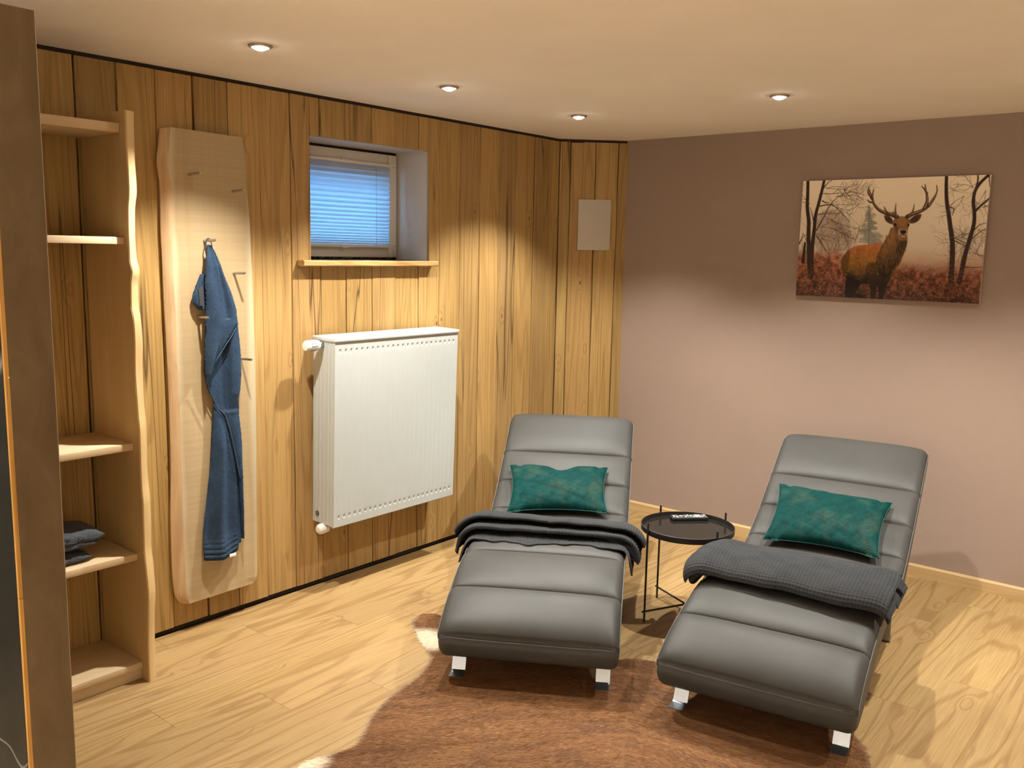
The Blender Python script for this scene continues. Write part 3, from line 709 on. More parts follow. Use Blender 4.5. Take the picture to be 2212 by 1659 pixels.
# ---------------------------------------------------------------- blue towel hanging from a peg
tw = empty('bath_towel', (0.09, 2.10, 0.306)); tag(tw, 'blue terry towel hanging twisted from a peg by its loop', 'towel')
TI = Matrix.Translation((-0.09, -2.10, -0.306))
def curve(pts):
    p = sorted(pts); zs = np.array([a for a, b in p]); ys = np.array([b for a, b in p])
    return lambda z: np.interp(z, zs, ys)
def sheet(name, z0, z1, Lc, Rc, xf, th=0.010, n=150, m=44, zfun=None, mat='towel_blue'):
    zs = np.linspace(z0, z1, n); V = []
    T = np.linspace(0, 1, m); y = np.empty((n, m)); x = np.empty((n, m)); z = np.empty((n, m))
    for i, zz in enumerate(zs):
        l, r = float(Lc(zz)), float(Rc(zz))
        if r < l + 0.002: r = l + 0.002
        y[i] = l + (r - l) * T; z[i] = zz
        x[i] = xf(zz, T, y[i])
    if zfun is not None: z += zfun(z, T[None, :], y)
    jit = 0.0012 * np.random.RandomState(len(name)).randn(n, m)
    edge = np.minimum(T, 1 - T)[None, :]
    roll = np.clip(edge / 0.07, 0, 1) ** 0.5
    A = np.stack([x + jit * 0.5 + th * 0.5 * roll, y + jit * 0.4, z], -1); B = np.stack([x - th * 0.5 * roll, y, z], -1)
    V = np.concatenate([A.reshape(-1, 3), B.reshape(-1, 3)])
    F = [list(f) for f in grid_faces(n, m)] + [list(f) for f in grid_faces(n, m, off=n * m, flip=True)]
    rim = [(i, 0) for i in range(n)] + [(n - 1, j) for j in range(1, m)] + [(i, m - 1) for i in range(n - 2, -1, -1)] + [(0, j) for j in range(m - 2, 0, -1)]
    q = [i * m + j for i, j in rim]
    for a in range(len(q)):
        b = (a + 1) % len(q); F.append([q[a], q[b], q[b] + n * m, q[a] + n * m])
    o = pymesh(name, V, F, M[mat], tw, True)
    bm = bmesh.new(); bm.from_mesh(o.data); bmesh.ops.recalc_face_normals(bm, faces=bm.faces[:]); bm.to_mesh(o.data); bm.free()
    o.matrix_parent_inverse = TI; return o
Rsil = curve([(1.652, 2.074), (1.625, 2.088), (1.54, 2.12), (1.46, 2.155), (1.39, 2.176), (1.327, 2.181), (1.283, 2.186), (1.182, 2.201), (1.10, 2.199), (1.03, 2.184), (1.0, 2.180), (0.96, 2.190), (0.815, 2.203), (0.50, 2.201), (0.35, 2.197)])
# upper wrapped layer, ends in a diagonal edge
LA = curve([(1.655, 2.050), (1.596, 2.041), (1.50, 2.033), (1.39, 2.037), (1.30, 2.033), (1.21, 2.028), (1.12, 2.027)])
RA = curve([(1.655, 2.066), (1.625, 2.088), (1.54, 2.12), (1.46, 2.155), (1.39, 2.176), (1.327, 2.181), (1.305, 2.163), (1.20, 2.080), (1.13, 2.034), (1.12, 2.030)])
sheet('upper_wrap', 1.655, 1.122, LA, RA, lambda z, T, y: 0.100 + 0.030 * np.sin(math.pi * np.clip(T, 0, 1)) ** 0.7 * min(1, (1.67 - z) / 0.10) - 0.010 * np.exp(-((T - 0.62) / 0.08) ** 2) * (z > 1.35)
      + 0.006 * np.sin(T * 9 + z * 9))
# right-hand fall in front of the lower panel
LC = curve([(1.36, 2.05), (1.13, 2.030), (1.057, 2.044), (0.973, 2.085), (0.929, 2.119), (0.82, 2.150), (0.65, 2.184), (0.50, 2.188), (0.36, 2.190)])
sheet('right_fall', 1.36, 0.37, LC, Rsil, lambda z, T, y: 0.082 + 0.028 * np.clip((y - 2.138) / 0.006, 0, 1) * np.clip((z - 0.93) / 0.1, 0, 1) * np.sqrt(np.clip(1 - ((y - 2.168) / 0.036) ** 2, 0.05, 1))
      + 0.010 * np.sin(math.pi * T) * (z < 0.95), 0.009)
# lower panel with rib bands at the hem
LB = curve([(1.10, 2.075), (0.974, 2.072), (0.875, 2.066), (0.736, 2.055), (0.60, 2.034), (0.50, 2.016), (0.40, 2.007), (0.33, 2.003), (0.30, 2.010)])
RB = curve([(1.10, 2.165), (0.90, 2.175), (0.60, 2.180), (0.36, 2.178), (0.30, 2.172)])
def xB(z, T, y):
    ridge = 0.030 * np.exp(-((T - 0.36) / 0.20) ** 2) * np.clip((1.0 - z) / 0.2, 0.2, 1)
    low = np.clip((0.42 - z) / 0.08, 0, 1)
    rib = 0.006 * low * np.abs(np.sin((z - 0.3) * math.pi / 0.0215)) ** 0.6
    return 0.074 + ridge * (1 - 0.55 * low) + 0.018 * np.sin(math.pi * T) ** 0.6 * low + rib + 0.004 * np.sin(T * 11 + z * 7)
sheet('lower_panel', 1.10, 0.318, LB, RB, xB, 0.009, 220, 50, zfun=lambda z, T, y: -0.012 * np.sin(math.pi * T) * np.clip((0.45 - z) / 0.1, 0, 1) + 0.010 * (T - 0.0) * np.clip((0.45 - z) / 0.1, 0, 1) - 0.004)
# layer behind at the right, and the small left flap
sheet('back_fall', 1.50, 0.345, curve([(1.5, 2.06), (0.3, 2.15)]), curve([(1.50, 2.10), (1.30, 2.16), (1.0, 2.175), (0.9, 2.196), (0.5, 2.205), (0.34, 2.200)]), lambda z, T, y: 0.066 + 0.004 * np.sin(T * 8 + z * 11), 0.008, 110, 20)
sheet('left_flap', 1.535, 1.388, curve([(1.535, 2.028), (1.50, 2.012), (1.446, 1.989), (1.415, 1.991), (1.388, 2.015)]), curve([(1.535, 2.05), (1.388, 2.05)]), lambda z, T, y: 0.080 + 0.020 * T + 0.008 * np.sin(T * 7), 0.010, 30, 20)
def edge_tube(name, pts, r=0.0042):
    P = catmull(pts, 90); P = P + np.stack([0.0010 * wob(np.arange(90), 1, 2.1), 0.0012 * wob(np.arange(90), 2, 2.7), 0 * P[:, 0]], -1)
    o = tube(name, P, r, M['towel_edge'], tw, 7); o.matrix_parent_inverse = TI
edge_tube('selvedge', [(0.112, 2.181, 1.327), (0.118, 2.150, 1.285), (0.120, 2.110, 1.235), (0.117, 2.065, 1.175), (0.110, 2.034, 1.128), (0.098, 2.032, 1.105), (0.093, 2.046, 1.055), (0.093, 2.086, 0.972), (0.094, 2.120, 0.929), (0.094, 2.150, 0.82), (0.093, 2.183, 0.65)], 0.0024)
o = tube('hanging_loop', catmull([(0.088, 2.052, 1.640), (0.087, 2.056, 1.665), (0.085, 2.063, 1.6795), (0.088, 2.071, 1.6785), (0.093, 2.076, 1.66), (0.098, 2.078, 1.635)], 30), 0.0020, M['towel_blue'], tw, 8); o.matrix_parent_inverse = TI
lab = pymesh('care_label', [(0.101, 2.006, 1.475), (0.106, 2.024, 1.487), (0.108, 2.026, 1.405), (0.103, 2.010, 1.408), (0.099, 2.006, 1.475), (0.104, 2.024, 1.487), (0.106, 2.026, 1.405), (0.101, 2.010, 1.408)],
             [(0, 1, 2, 3), (7, 6, 5, 4), (0, 4, 5, 1), (1, 5, 6, 2), (2, 6, 7, 3), (3, 7, 4, 0)], M['label'], tw); lab.matrix_parent_inverse = TI
o = box('size_tag', (0.112, 2.108, 0.309), (0.1165, 2.140, 0.324), M['white_tag'], tw, 0.002); o.matrix_parent_inverse = TI

# ---------------------------------------------------------------- radiator
rad = empty('radiator', (0.015, 2.632, 0.338)); rad.rotation_euler = (0, 0.0277, 0)
tag(rad, 'white panel radiator with fine vertical ribs on the timber wall below the window', 'radiator')
RW, RH, RD = 0.822, 0.892, 0.158
def rad_front():
    ng = 24; pitch = (RW - 0.03) / ng; ys = [0.0]; ds = [0.0]
    for g in range(ng):
        c = 0.015 + pitch * (g + 0.5)
        for dy, d in ((-0.006, 0.0), (-0.0018, 0.0007), (0.0018, 0.0007), (0.006, 0.0)):
            ys.append(c + dy); ds.append(d)
    ys.append(RW); ds.append(0.0)
    zs = [0.0, 0.036, 0.040, 0.046, 0.052, 0.056, 0.060, 0.07, 0.45, RH - 0.07, RH - 0.060, RH - 0.056, RH - 0.052, RH - 0.046, RH - 0.040, RH - 0.036, RH - 0.004]
    amp = [0, 0, -3.5, -6.0, -3.5, 0, 1, 1, 1, 1, 1, 0, -3.5, -6.0, -3.5, 0, 0]
    V = [(RD + d * a, y, z) for z, a in zip(zs, amp) for y, d in zip(ys, ds)]
    n, m = len(zs), len(ys)
    F = [list(f[::-1]) for f in grid_faces(n, m)]
    k = len(V); V += [(RD - 0.012, y, z) for z in (zs[0], zs[-1]) for y in (0.0, RW)]
    F += [[0, k, k + 1, m - 1], [(n - 1) * m, (n - 1) * m + m - 1, k + 3, k + 2], [0, (n - 1) * m, k + 2, k], [m - 1, k + 1, k + 3, (n - 1) * m + m - 1], [k, k + 2, k + 3, k + 1]]
    return auto_smooth(pymesh('front_panel', V, F, M['white_metal'], rad), 7)
rad_front()
def rad_side(y, s, nm):
    xs = [0.0]; hs = [0.0]
    for c in (0.022, 0.052, 0.082, 0.110, 0.136):
        for d, h in ((-0.004, 0.0), (0, 0.0018), (0.004, 0.0)): xs.append(c + d); hs.append(h)
    xs.append(RD - 0.001); hs.append(0.0)
    V = [(x, y + s * h, z) for z in (0.002, RH - 0.002) for x, h in zip(xs, hs)]
    m = len(xs); F = [list(f) for f in grid_faces(2, m)]
    V += [(x, y - s * 0.004, z) for z in (0.002, RH - 0.002) for x in xs]
    F += [[f[0] + 2 * m, f[3] + 2 * m, f[2] + 2 * m, f[1] + 2 * m] for f in F[:m - 1]]
    F += [[0, m, 3 * m, 2 * m], [m - 1, 3 * m - 1, 4 * m - 1, 2 * m - 1]] + [[i, i + 2 * m, i + 1 + 2 * m, i + 1] for i in range(m - 1)] + [[m + i, m + i + 1, 3 * m + i + 1, 3 * m + i] for i in range(m - 1)]
    o = pymesh(nm, V, F, M['white_metal'], rad)
    bm = bmesh.new(); bm.from_mesh(o.data); bmesh.ops.recalc_face_normals(bm, faces=bm.faces[:]); bm.to_mesh(o.data); bm.free()
    auto_smooth(o, 20)
rad_side(0.001, -1, 'side_cover'); rad_side(RW - 0.001, 1, 'side_cover')
box('top_cover', (-0.004, -0.006, RH - 0.003), (RD + 0.006, RW + 0.006, RH + 0.014), M['white_metal'], rad, 0.003)
box('bottom_lip', (RD - 0.016, 0.0, -0.004), (RD - 0.002, RW, 0.003), M['white_metal'], rad, 0.002)
box('convector', (0.015, 0.03, 0.02), (RD - 0.03, RW - 0.03, RH - 0.02), M['white_metal'], rad)
box('wall_bracket', (-0.018, 0.10, 0.10), (0.015, 0.13, RH - 0.1), M['white_metal'], rad); box('wall_bracket', (-0.018, RW - 0.13, 0.10), (0.015, RW - 0.10, RH - 0.1), M['white_metal'], rad)
vm = Matrix.Translation((0.070, -0.104, RH - 0.022)) @ Matrix.Rotation(math.radians(-90), 4, 'X')
head = lathe('thermostat_head', [(0.0, 0.0), (0.021, 0.002), (0.0245, 0.008), (0.0255, 0.030), (0.026, 0.060), (0.022, 0.076), (0.018, 0.079)], M['white_plastic'], rad, 32, vm)
for k in range(14):
    a = 2 * math.pi * k / 14
    bm = bmesh.new(); bm_box(bm, (-0.0012, -0.0012, 0.022), (0.0012, 0.0012, 0.056), mtx=vm @ Matrix.Rotation(a, 4, 'Z') @ Matrix.Translation((0.0258, 0, 0)))
    bm_obj('grip_slot', bm, M['grey_button'], head, None)
lathe('valve_nut', [(0.013, 0.078), (0.016, 0.080), (0.016, 0.090), (0.012, 0.092), (0.012, 0.105)], M['chrome'], rad, 16, vm)
lathe('vent_plug', [(0.010, 0.0), (0.010, 0.004), (0.007, 0.005), (0.0, 0.005)], M['chrome'], rad, 20, Matrix.Translation((0.036, 0.0005, 0.046)) @ Matrix.Rotation(math.radians(90), 4, 'X'))
lathe('vent_washer', [(0.0125, 0.0), (0.0125, 0.002), (0.0095, 0.003)], M['grey_dark'], rad, 20, Matrix.Translation((0.036, 0.0, 0.046)) @ Matrix.Rotation(math.radians(90), 4, 'X'))
lathe('valve_cover', [(0.0, 0.0), (0.016, 0.003), (0.024, 0.013), (0.026, 0.026), (0.022, 0.060)], M['white_plastic'], rad, 28,
      Matrix.Translation((0.075, -0.032, -0.022)) @ Matrix.Rotation(math.radians(-90), 4, 'X'))
lathe('return_valve', [(0.012, 0.0), (0.012, 0.03), (0.016, 0.032), (0.016, 0.048), (0.011, 0.05), (0.011, 0.075)], M['brass'], rad, 8,
      Matrix.Translation((0.075, 0.026, -0.020)) @ Matrix.Rotation(math.radians(-62), 4, 'X'))

# ---------------------------------------------------------------- plain panel on the corner facet
def corner_panel():
    t0, t1 = 0.1225, 0.329; bm = bmesh.new()
    bm_box(bm, (0.0, t0, 1.671), (0.014, t1, 1.985), 0.0015, 2)
    for v in bm.verts:
        x, y = facet_pt(v.co.y, v.co.x); v.co.x, v.co.y = x, y
    o = bm_obj('speaker_panel', bm, M['panel_white'])
    tag(o, 'plain off-white rectangular panel on the timber corner facet', 'panel')
corner_panel()
# ---------------------------------------------------------------- loungers
LW = 0.69
PROF_TOP = [(-0.075, 0.203), (-0.02, 0.238), (0.06, 0.274), (0.153, 0.304), (0.29, 0.338), (0.435, 0.358), (0.56, 0.364), (0.72, 0.345), (0.88, 0.318), (1.00, 0.324), (1.10, 0.358),
            (1.20, 0.403), (1.296, 0.456), (1.39, 0.513), (1.483, 0.571), (1.58, 0.632), (1.673, 0.690)]
PROF_BOT = [(1.712, 0.712), (1.745, 0.716), (1.770, 0.695), (1.772, 0.662), (1.745, 0.625), (1.62, 0.540), (1.44, 0.424), (1.26, 0.308), (1.12, 0.232), (1.00, 0.198), (0.88, 0.198), (0.72, 0.222), (0.56, 0.238), (0.42, 0.226),
            (0.28, 0.186), (0.14, 0.138), (0.06, 0.116), (0.00, 0.106), (-0.045, 0.108), (-0.072, 0.128), (-0.085, 0.162), (-0.083, 0.188)]
SEAMS = [-0.075, 0.153, 0.435, 0.655, 0.88, 1.10, 1.296, 1.483]
OUT = catmull(PROF_TOP + PROF_BOT, 860, closed=True)
def outline_data():
    n = len(OUT)
    t = np.roll(OUT, -1, 0) - np.roll(OUT, 1, 0); t /= np.linalg.norm(t, axis=1)[:, None]
    nrm = np.stack([-t[:, 1], t[:, 0]], -1)      # top runs +s, so the left-hand normal points up and out
    d = np.r_[0, np.cumsum(np.linalg.norm(np.diff(OUT, axis=0), axis=1))]
    top_end = int(np.argmin(np.linalg.norm(OUT - np.array([1.765, 0.70]), axis=1)))
    idx = [int(np.argmin(np.where(np.arange(n) < top_end, np.abs(OUT[:, 0] - s), 9))) for s in SEAMS] + [top_end]
    idx[0] = 0
    puff = np.zeros(n)
    amp = [0.034, 0.024, 0.020, 0.020, 0.020, 0.022, 0.023, 0.024]
    for k in range(len(idx) - 1):
        a, b = idx[k], idx[k + 1]
        q = (d[a:b] - d[a]) / (d[b] - d[a])
        puff[a:b] = amp[k] * (1 - np.abs(2 * q - 1) ** 3.6) ** 0.6 + 0.007 * (1 - np.abs(2 * q - 1) ** 46)
    return nrm, puff, idx, d
NRM, PUFF, SIDX, ARC = outline_data()
_top = OUT[:SIDX[-1]] + NRM[:SIDX[-1]] * PUFF[:SIDX[-1], None]
_ord = np.argsort(_top[:, 0])
_sx = np.linspace(-0.07, 1.70, 500); _sz = np.interp(_sx, _top[_ord, 0], _top[_ord, 1])
_sz = np.maximum(np.convolve(np.pad(_sz, 30, mode='edge'), np.ones(61) / 61, 'valid') + 0.003, _sz - 0.004)      # cloth bridges the seams
def seat_z(s): return np.interp(s, _sx, _sz)
def upholstery(parent):
    r = 0.034; st = []
    for k in range(7):
        a = math.radians(90 * k / 6); st.append((LW / 2 - r + r * math.cos(a), r * (1 - math.sin(a))))
    st = st + [(w, 0.0) for w in np.linspace(LW / 2 - r, 0, 12)[1:]]
    ws = [(-w, i) for w, i in st] + [(w, i) for w, i in st[::-1][1:]]
    n, V = len(OUT), []
    for w, ins in ws:
        lat = max(0.0, 1 - abs(w / (LW / 2)) ** 7)
        crown = (1 - (w / (LW / 2)) ** 2) * 0.004
        P = OUT + NRM * (PUFF * (0.42 + 0.58 * lat) - ins + crown * (PUFF > 0))[:, None]
        # short gathers where a seam runs into the side
        V += [(w, p[0], p[1]) for p in P]
    m = len(ws)
    F = [list(f) for f in grid_faces(m, n, closed_m=True)]
    F += [list(range(n)), [(m - 1) * n + k for k in range(n)][::-1]]
    o = pymesh('upholstery', V, F, M['leather'], parent)
    bm = bmesh.new(); bm.from_mesh(o.data); bmesh.ops.recalc_face_normals(bm, faces=bm.faces[:])
    for f in bm.faces: f.smooth = len(f.verts) == 4
    bm.to_mesh(o.data); bm.free()
    return o
def make_lounger(label, loc, rz):
    root = empty('lounger', loc, rz); tag(root, label, 'lounge chair', 'leather loungers')
    up = upholstery(root)
    n0 = SIDX[-1]
    for sgn in (-1, 1):       # sewn edge with pale thread along both flanks
        k = np.arange(0, n0, 3)
        P = OUT[k] - NRM[k] * (0.030 - 0.016 * (PUFF[k] / 0.014).clip(0, 1.3))[:, None]
        path = np.stack([np.full(len(k), sgn * (LW / 2 + 0.0005)), P[:, 0], P[:, 1]], -1)
        tube('stitching', path, 0.0022, M['thread'], up, 5)
    ws = np.linspace(-LW / 2 + 0.012, LW / 2 - 0.012, 40)
    e = np.abs(ws / (LW / 2))
    tube('piping', np.stack([ws, np.full(40, -0.0815) + 0.016 * e ** 10, np.full(40, 0.196) + 0.004 * e ** 4], -1), 0.0026, M['thread'], up, 6)
    # flat steel legs, each with a turned-out foot
    def leg(w, s0, z0, s1, dirn):
        path = [(s0, z0), (s1, 0.016), (s1 + dirn * 0.004, 0.008), (s1 + dirn * 0.014, 0.0045), (s1 + dirn * 0.062, 0.0040)]
        path = [path[0], (s0 * 0.5 + s1 * 0.5, (z0 + 0.016) / 2)] + path[1:]
        P = np.array(path); t = np.gradient(P, axis=0); t /= np.linalg.norm(t, axis=1)[:, None]
        nn = np.stack([-t[:, 1], t[:, 0]], -1); h = 0.0038; V = []
        for p, q in zip(P, nn):
            a, b = p + q * h, p - q * h
            V += [(w - 0.0275, a[0], a[1]), (w + 0.0275, a[0], a[1]), (w + 0.0275, b[0], b[1]), (w - 0.0275, b[0], b[1])]
        k = len(P); F = [list(f) for f in grid_faces(k, 4, closed_m=True)] + [[0, 1, 2, 3], [4 * k - 1, 4 * k - 2, 4 * k - 3, 4 * k - 4]]
        o = pymesh('leg', V, F, M['chrome'], root)
        bm = bmesh.new(); bm.from_mesh(o.data); bmesh.ops.recalc_face_normals(bm, faces=bm.faces[:]); bm.to_mesh(o.data); bm.free()
    for w in (-0.285, 0.285):
        leg(w, 0.10, 0.128, 0.050, -1); leg(w, 1.02, 0.225, 1.045, 1)
    for w in (-0.285, 0.285):
        tube('under_rail', [(w, 0.12, 0.140), (w, 0.42, 0.236), (w, 0.72, 0.232), (w, 1.03, 0.208)], 0.010, M['black_steel'], root, 8)
    return root
L1 = (1.426, 2.563, 0.543); L2 = (2.235, 2.822, 0.170)
make_lounger('grey padded leather lounger nearer the radiator, to the left of the black table', (L1[0], L1[1], 0), L1[2])
make_lounger('grey padded leather lounger to the right of the black table, below the stag canvas', (L2[0], L2[1], 0), L2[2])

# ---------------------------------------------------------------- cushions
def cushion(L, corners, label, dent, seed):
    TL, TR, BR, BL = [np.array(c, float) for c in corners]       # (w, s, z) in the lounger's frame
    base = (BL + BR) / 2
    n, m = 80, 52; U = np.linspace(-1, 1, n); Vv = np.linspace(-1, 1, m)
    top, bot, uv = [], [], []
    xa = (TR - TL + BR - BL) / 2; ya = (TL - BL + TR - BR) / 2
    nr = np.cross(xa, ya); nr /= np.linalg.norm(nr)
    if nr[2] < 0: nr = -nr
    for u in U:
        for v in Vv:
            uu = u * (1 - 0.085 * (1 - v * v)); vv = v * (1 - 0.13 * (1 - u * u))
            a, b = (uu + 1) / 2, (vv + 1) / 2
            p = (BL * (1 - a) + BR * a) * (1 - b) + (TL * (1 - a) + TR * a) * b
            prof = ((1 - u * u) ** 0.42) * ((1 - v * v) ** 0.42)
            crease = 0.012 * math.exp(-((u + 0.80) / 0.06) ** 2) * abs(v) + 0.010 * math.exp(-((u - 0.84) / 0.06) ** 2) * abs(v)
            wr = 0.006 * float(wob(u * 3 + v * 5, seed)) * prof + 0.003 * float(wob(u * 11 - v * 7, seed + 2)) * prof
            h = 0.078 * prof - crease + wr
            if dent:
                dd = math.exp(-((u - 0.05) / 0.22) ** 2) * max(0.0, (v + 0.1) / 1.1) ** 2
                h -= 0.030 * dd * prof; p = p - ya / np.linalg.norm(ya) * 0.030 * dd
            p = p + nr * 0.016; top.append(p + nr * (h - 0.010 * prof + 0.002)); bot.append(p - nr * (0.030 * prof + 0.002))
            uv.append((u * 0.25, v * 0.17))
    V = np.array(top + bot) - base; k = n * m
    F = [list(f) for f in grid_faces(n, m)] + [list(f) for f in grid_faces(n, m, off=k, flip=True)]
    rim = [(i, 0) for i in range(n)] + [(n - 1, j) for j in range(1, m)] + [(i, m - 1) for i in range(n - 2, -1, -1)] + [(0, j) for j in range(m - 2, 0, -1)]
    q = [i * m + j for i, j in rim]
    for a in range(len(q)):
        b = (a + 1) % len(q); F.append([q[a], q[b], q[b] + k, q[a] + k])
    c, s = math.cos(L[2]), math.sin(L[2])
    loc = (L[0] + c * base[0] - s * base[1], L[1] + s * base[0] + c * base[1], base[2])
    root = empty('cushion', loc, L[2]); tag(root, label, 'cushion', 'teal velvet cushions')
    o = pymesh('cover', V, F, M['teal'], root, True, uv=np.array(uv + uv))
    bm = bmesh.new(); bm.from_mesh(o.data); bmesh.ops.recalc_face_normals(bm, faces=bm.faces[:]); bm.to_mesh(o.data); bm.free()
    P = np.array([(V[i] + V[i + k]) / 2 for i in q] + [(V[q[0]] + V[q[0] + k]) / 2])
    tube('seam', P[::2], 0.0022, M['teal_seam'], root, 6)
M['teal_seam'] = plain('teal_seam_cord', (0.004, 0.065, 0.055), 0.7)
cushion(L1, [(-0.288, 1.335, 0.522), (0.226, 1.350, 0.533), (0.245, 1.035, 0.382), (-0.245, 0.985, 0.372)], 'teal velvet cushion with gold lattice glints, dented on top, on the lounger by the radiator', True, 1)
cushion(L2, [(-0.272, 1.368, 0.542), (0.244, 1.348, 0.532), (0.247, 0.995, 0.372), (-0.245, 0.990, 0.370)], 'bright teal velvet cushion on the lounger below the stag canvas', False, 5)

# ---------------------------------------------------------------- waffle blankets
def blanket(L, fold, w0, w1, label, extent, lift, seed, pitch=0.0138, depth=0.0062, step=0.0031, over=0.0, zoff=0.006):
    """fold: polyline (s, h) of the folded cloth seen from the side; extent(q) trims each layer's ends; drapes over the flanks."""
    F2 = catmull(fold, max(60, int(sum(np.linalg.norm(np.diff(np.array(fold), axis=0), axis=1)) / step)))
    n = len(F2); arc = np.r_[0, np.cumsum(np.linalg.norm(np.diff(F2, axis=0), axis=1))]
    m = int((w1 - w0) / step); T = np.linspace(0, 1, m)
    half = LW / 2 - 0.004
    S = np.empty((n, m)); Wc = np.empty((n, m)); Zc = np.empty((n, m))
    for i in range(n):
        q = arc[i] / arc[-1]
        a, b = extent(q); v = (w0 + a) + (w1 + b - w0 - a) * T            # arc-length position across the seat
        s = F2[i, 0] + lift(v, q); h = F2[i, 1] * (1 + 0.10 * wob(v * 4, seed)) + 0.003 * wob(v * 5 + F2[i, 0] * 8, seed + 1)
        h = np.maximum(h, 0.0)
        rr = 0.05 + h                                             # bend radius over the flank grows with the layer
        ov = np.clip(np.abs(v) - (half - 0.03), 0, None)
        th = np.clip(ov / rr, 0, math.pi / 2 * 0.86)
        rest = np.clip(ov - rr * math.pi / 2 * 0.86, 0, None)
        sg = np.sign(v)
        Wc[i] = sg * (np.minimum(np.abs(v), half - 0.03) + rr * np.sin(th) + rest * math.sin(0.22))
        Zc[i] = seat_z(s) + zoff + h - (rr * (1 - np.cos(th))) - rest * math.cos(0.22)
        S[i] = s
    P = np.stack([Wc, S, Zc], -1)
    du = np.gradient(P, axis=0); dv = np.gradient(P, axis=1)
    N = np.cross(dv, du); N /= np.linalg.norm(N, axis=2)[:, :, None] + 1e-12
    va = (w1 - w0) * T
    A = (np.sin(arc / pitch * math.pi) ** 2)[:, None]; B = (np.sin(va / pitch * math.pi) ** 2)[None, :]
    dep = depth * A * B
    tk = 0.0034
    top = P + N * (tk - dep)[:, :, None]; bot = P - N * (tk - dep)[:, :, None] * 0.9
    V = np.concatenate([top.reshape(-1, 3), bot.reshape(-1, 3)]); k = n * m
    F = np.concatenate([grid_faces(n, m), grid_faces(n, m, off=k, flip=True)])
    rim = [(i, 0) for i in range(n)] + [(n - 1, j) for j in range(1, m)] + [(i, m - 1) for i in range(n - 2, -1, -1)] + [(0, j) for j in range(m - 2, 0, -1)]
    q = np.array([i * m + j for i, j in rim]); q2 = np.roll(q, -1)
    F = np.concatenate([F, np.stack([q, q2, q2 + k, q + k], -1)])
    base = np.array([0.0, fold[0][0], float(seat_z(fold[0][0]))]); V = V - base
    c, s_ = math.cos(L[2]), math.sin(L[2])
    root = empty('blanket', (L[0] - s_ * base[1], L[1] + c * base[1], base[2]), L[2]); tag(root, label, 'blanket', 'grey waffle blankets')
    me = bpy.data.meshes.new('waffle_cloth'); me.vertices.add(len(V)); me.vertices.foreach_set('co', V.astype(np.float32).ravel())
    me.loops.add(F.size); me.loops.foreach_set('vertex_index', F.astype(np.int32).ravel()); me.polygons.add(len(F))
    me.polygons.foreach_set('loop_start', np.arange(0, F.size, 4, dtype=np.int32)); me.polygons.foreach_set('loop_total', np.full(len(F), 4, dtype=np.int32))
    me.update(calc_edges=True); me.validate()
    link('waffle_cloth', me, M['waffle'], root, True)
    for end, nm in ((0, 'hem'), (n - 1, 'hem')):
        tube(nm, P[end][::3] - base, 0.0045, M['hem'], root, 7)
    return root
# left lounger: narrow folded strip thrown across, ends hanging over both flanks
fold1 = [(0.500, 0.004), (0.60, 0.006), (0.74, 0.006), (0.835, 0.008), (0.850, 0.014), (0.835, 0.021), (0.72, 0.022), (0.62, 0.026), (0.563, 0.033), (0.556, 0.041), (0.575, 0.046), (0.68, 0.042), (0.80, 0.040), (0.842, 0.043), (0.852, 0.050), (0.838, 0.056),
         (0.74, 0.060), (0.66, 0.064), (0.615, 0.069), (0.606, 0.077), (0.622, 0.083), (0.70, 0.078), (0.79, 0.068), (0.858, 0.056)]
def ext1(q):
    if q < 0.22: return (0.02, -0.02)
    if q < 0.44: return (0.05, -0.215 + 0.02 * math.sin(q * 30))
    return (0.0 + 0.015 * math.sin(q * 9), 0.0 + 0.012 * math.sin(q * 13))
blanket(L1, fold1, -0.470, 0.475, 'grey waffle blanket folded into a strip and draped over the lounger by the radiator', ext1,
        lambda v, q: (0.022 * wob(v * 9, 4) * max(0.0, 1 - q / 0.12)) + 0.012 * wob(v * 4, 2) - 0.05 * np.clip(np.abs(v) - 0.30, 0, None) - 0.02 * (v > 0) * q, 3)
# right lounger: fuller folded blanket lying across the seat
fold2 = [(0.74, 0.004), (0.60, 0.004), (0.44, 0.005), (0.375, 0.009), (0.360, 0.018), (0.378, 0.027), (0.50, 0.026), (0.66, 0.024), (0.735, 0.026), (0.748, 0.032), (0.735, 0.039), (0.60, 0.041), (0.46, 0.043), (0.372, 0.045),
         (0.340, 0.040), (0.318, 0.030), (0.312, 0.040), (0.322, 0.060), (0.356, 0.074), (0.42, 0.078), (0.54, 0.074), (0.66, 0.067), (0.752, 0.056), (0.788, 0.042)]
def ext2(q):
    if q < 0.3: return (0.02, -0.005)
    if q < 0.55: return (0.03, 0.012)
    return (0.0 + 0.01 * math.sin(q * 20), -0.022 + 0.008 * math.sin(q * 17))
blanket(L2, fold2, -0.415, 0.395, 'grey waffle blanket folded into a wide pad on the lounger below the stag canvas', ext2,
        lambda v, q: 0.012 * wob(v * 5, 7) - 0.03 * (v / 0.4) * q + 0.008 * wob(v * 14, 3) * (q > 0.9), 8)

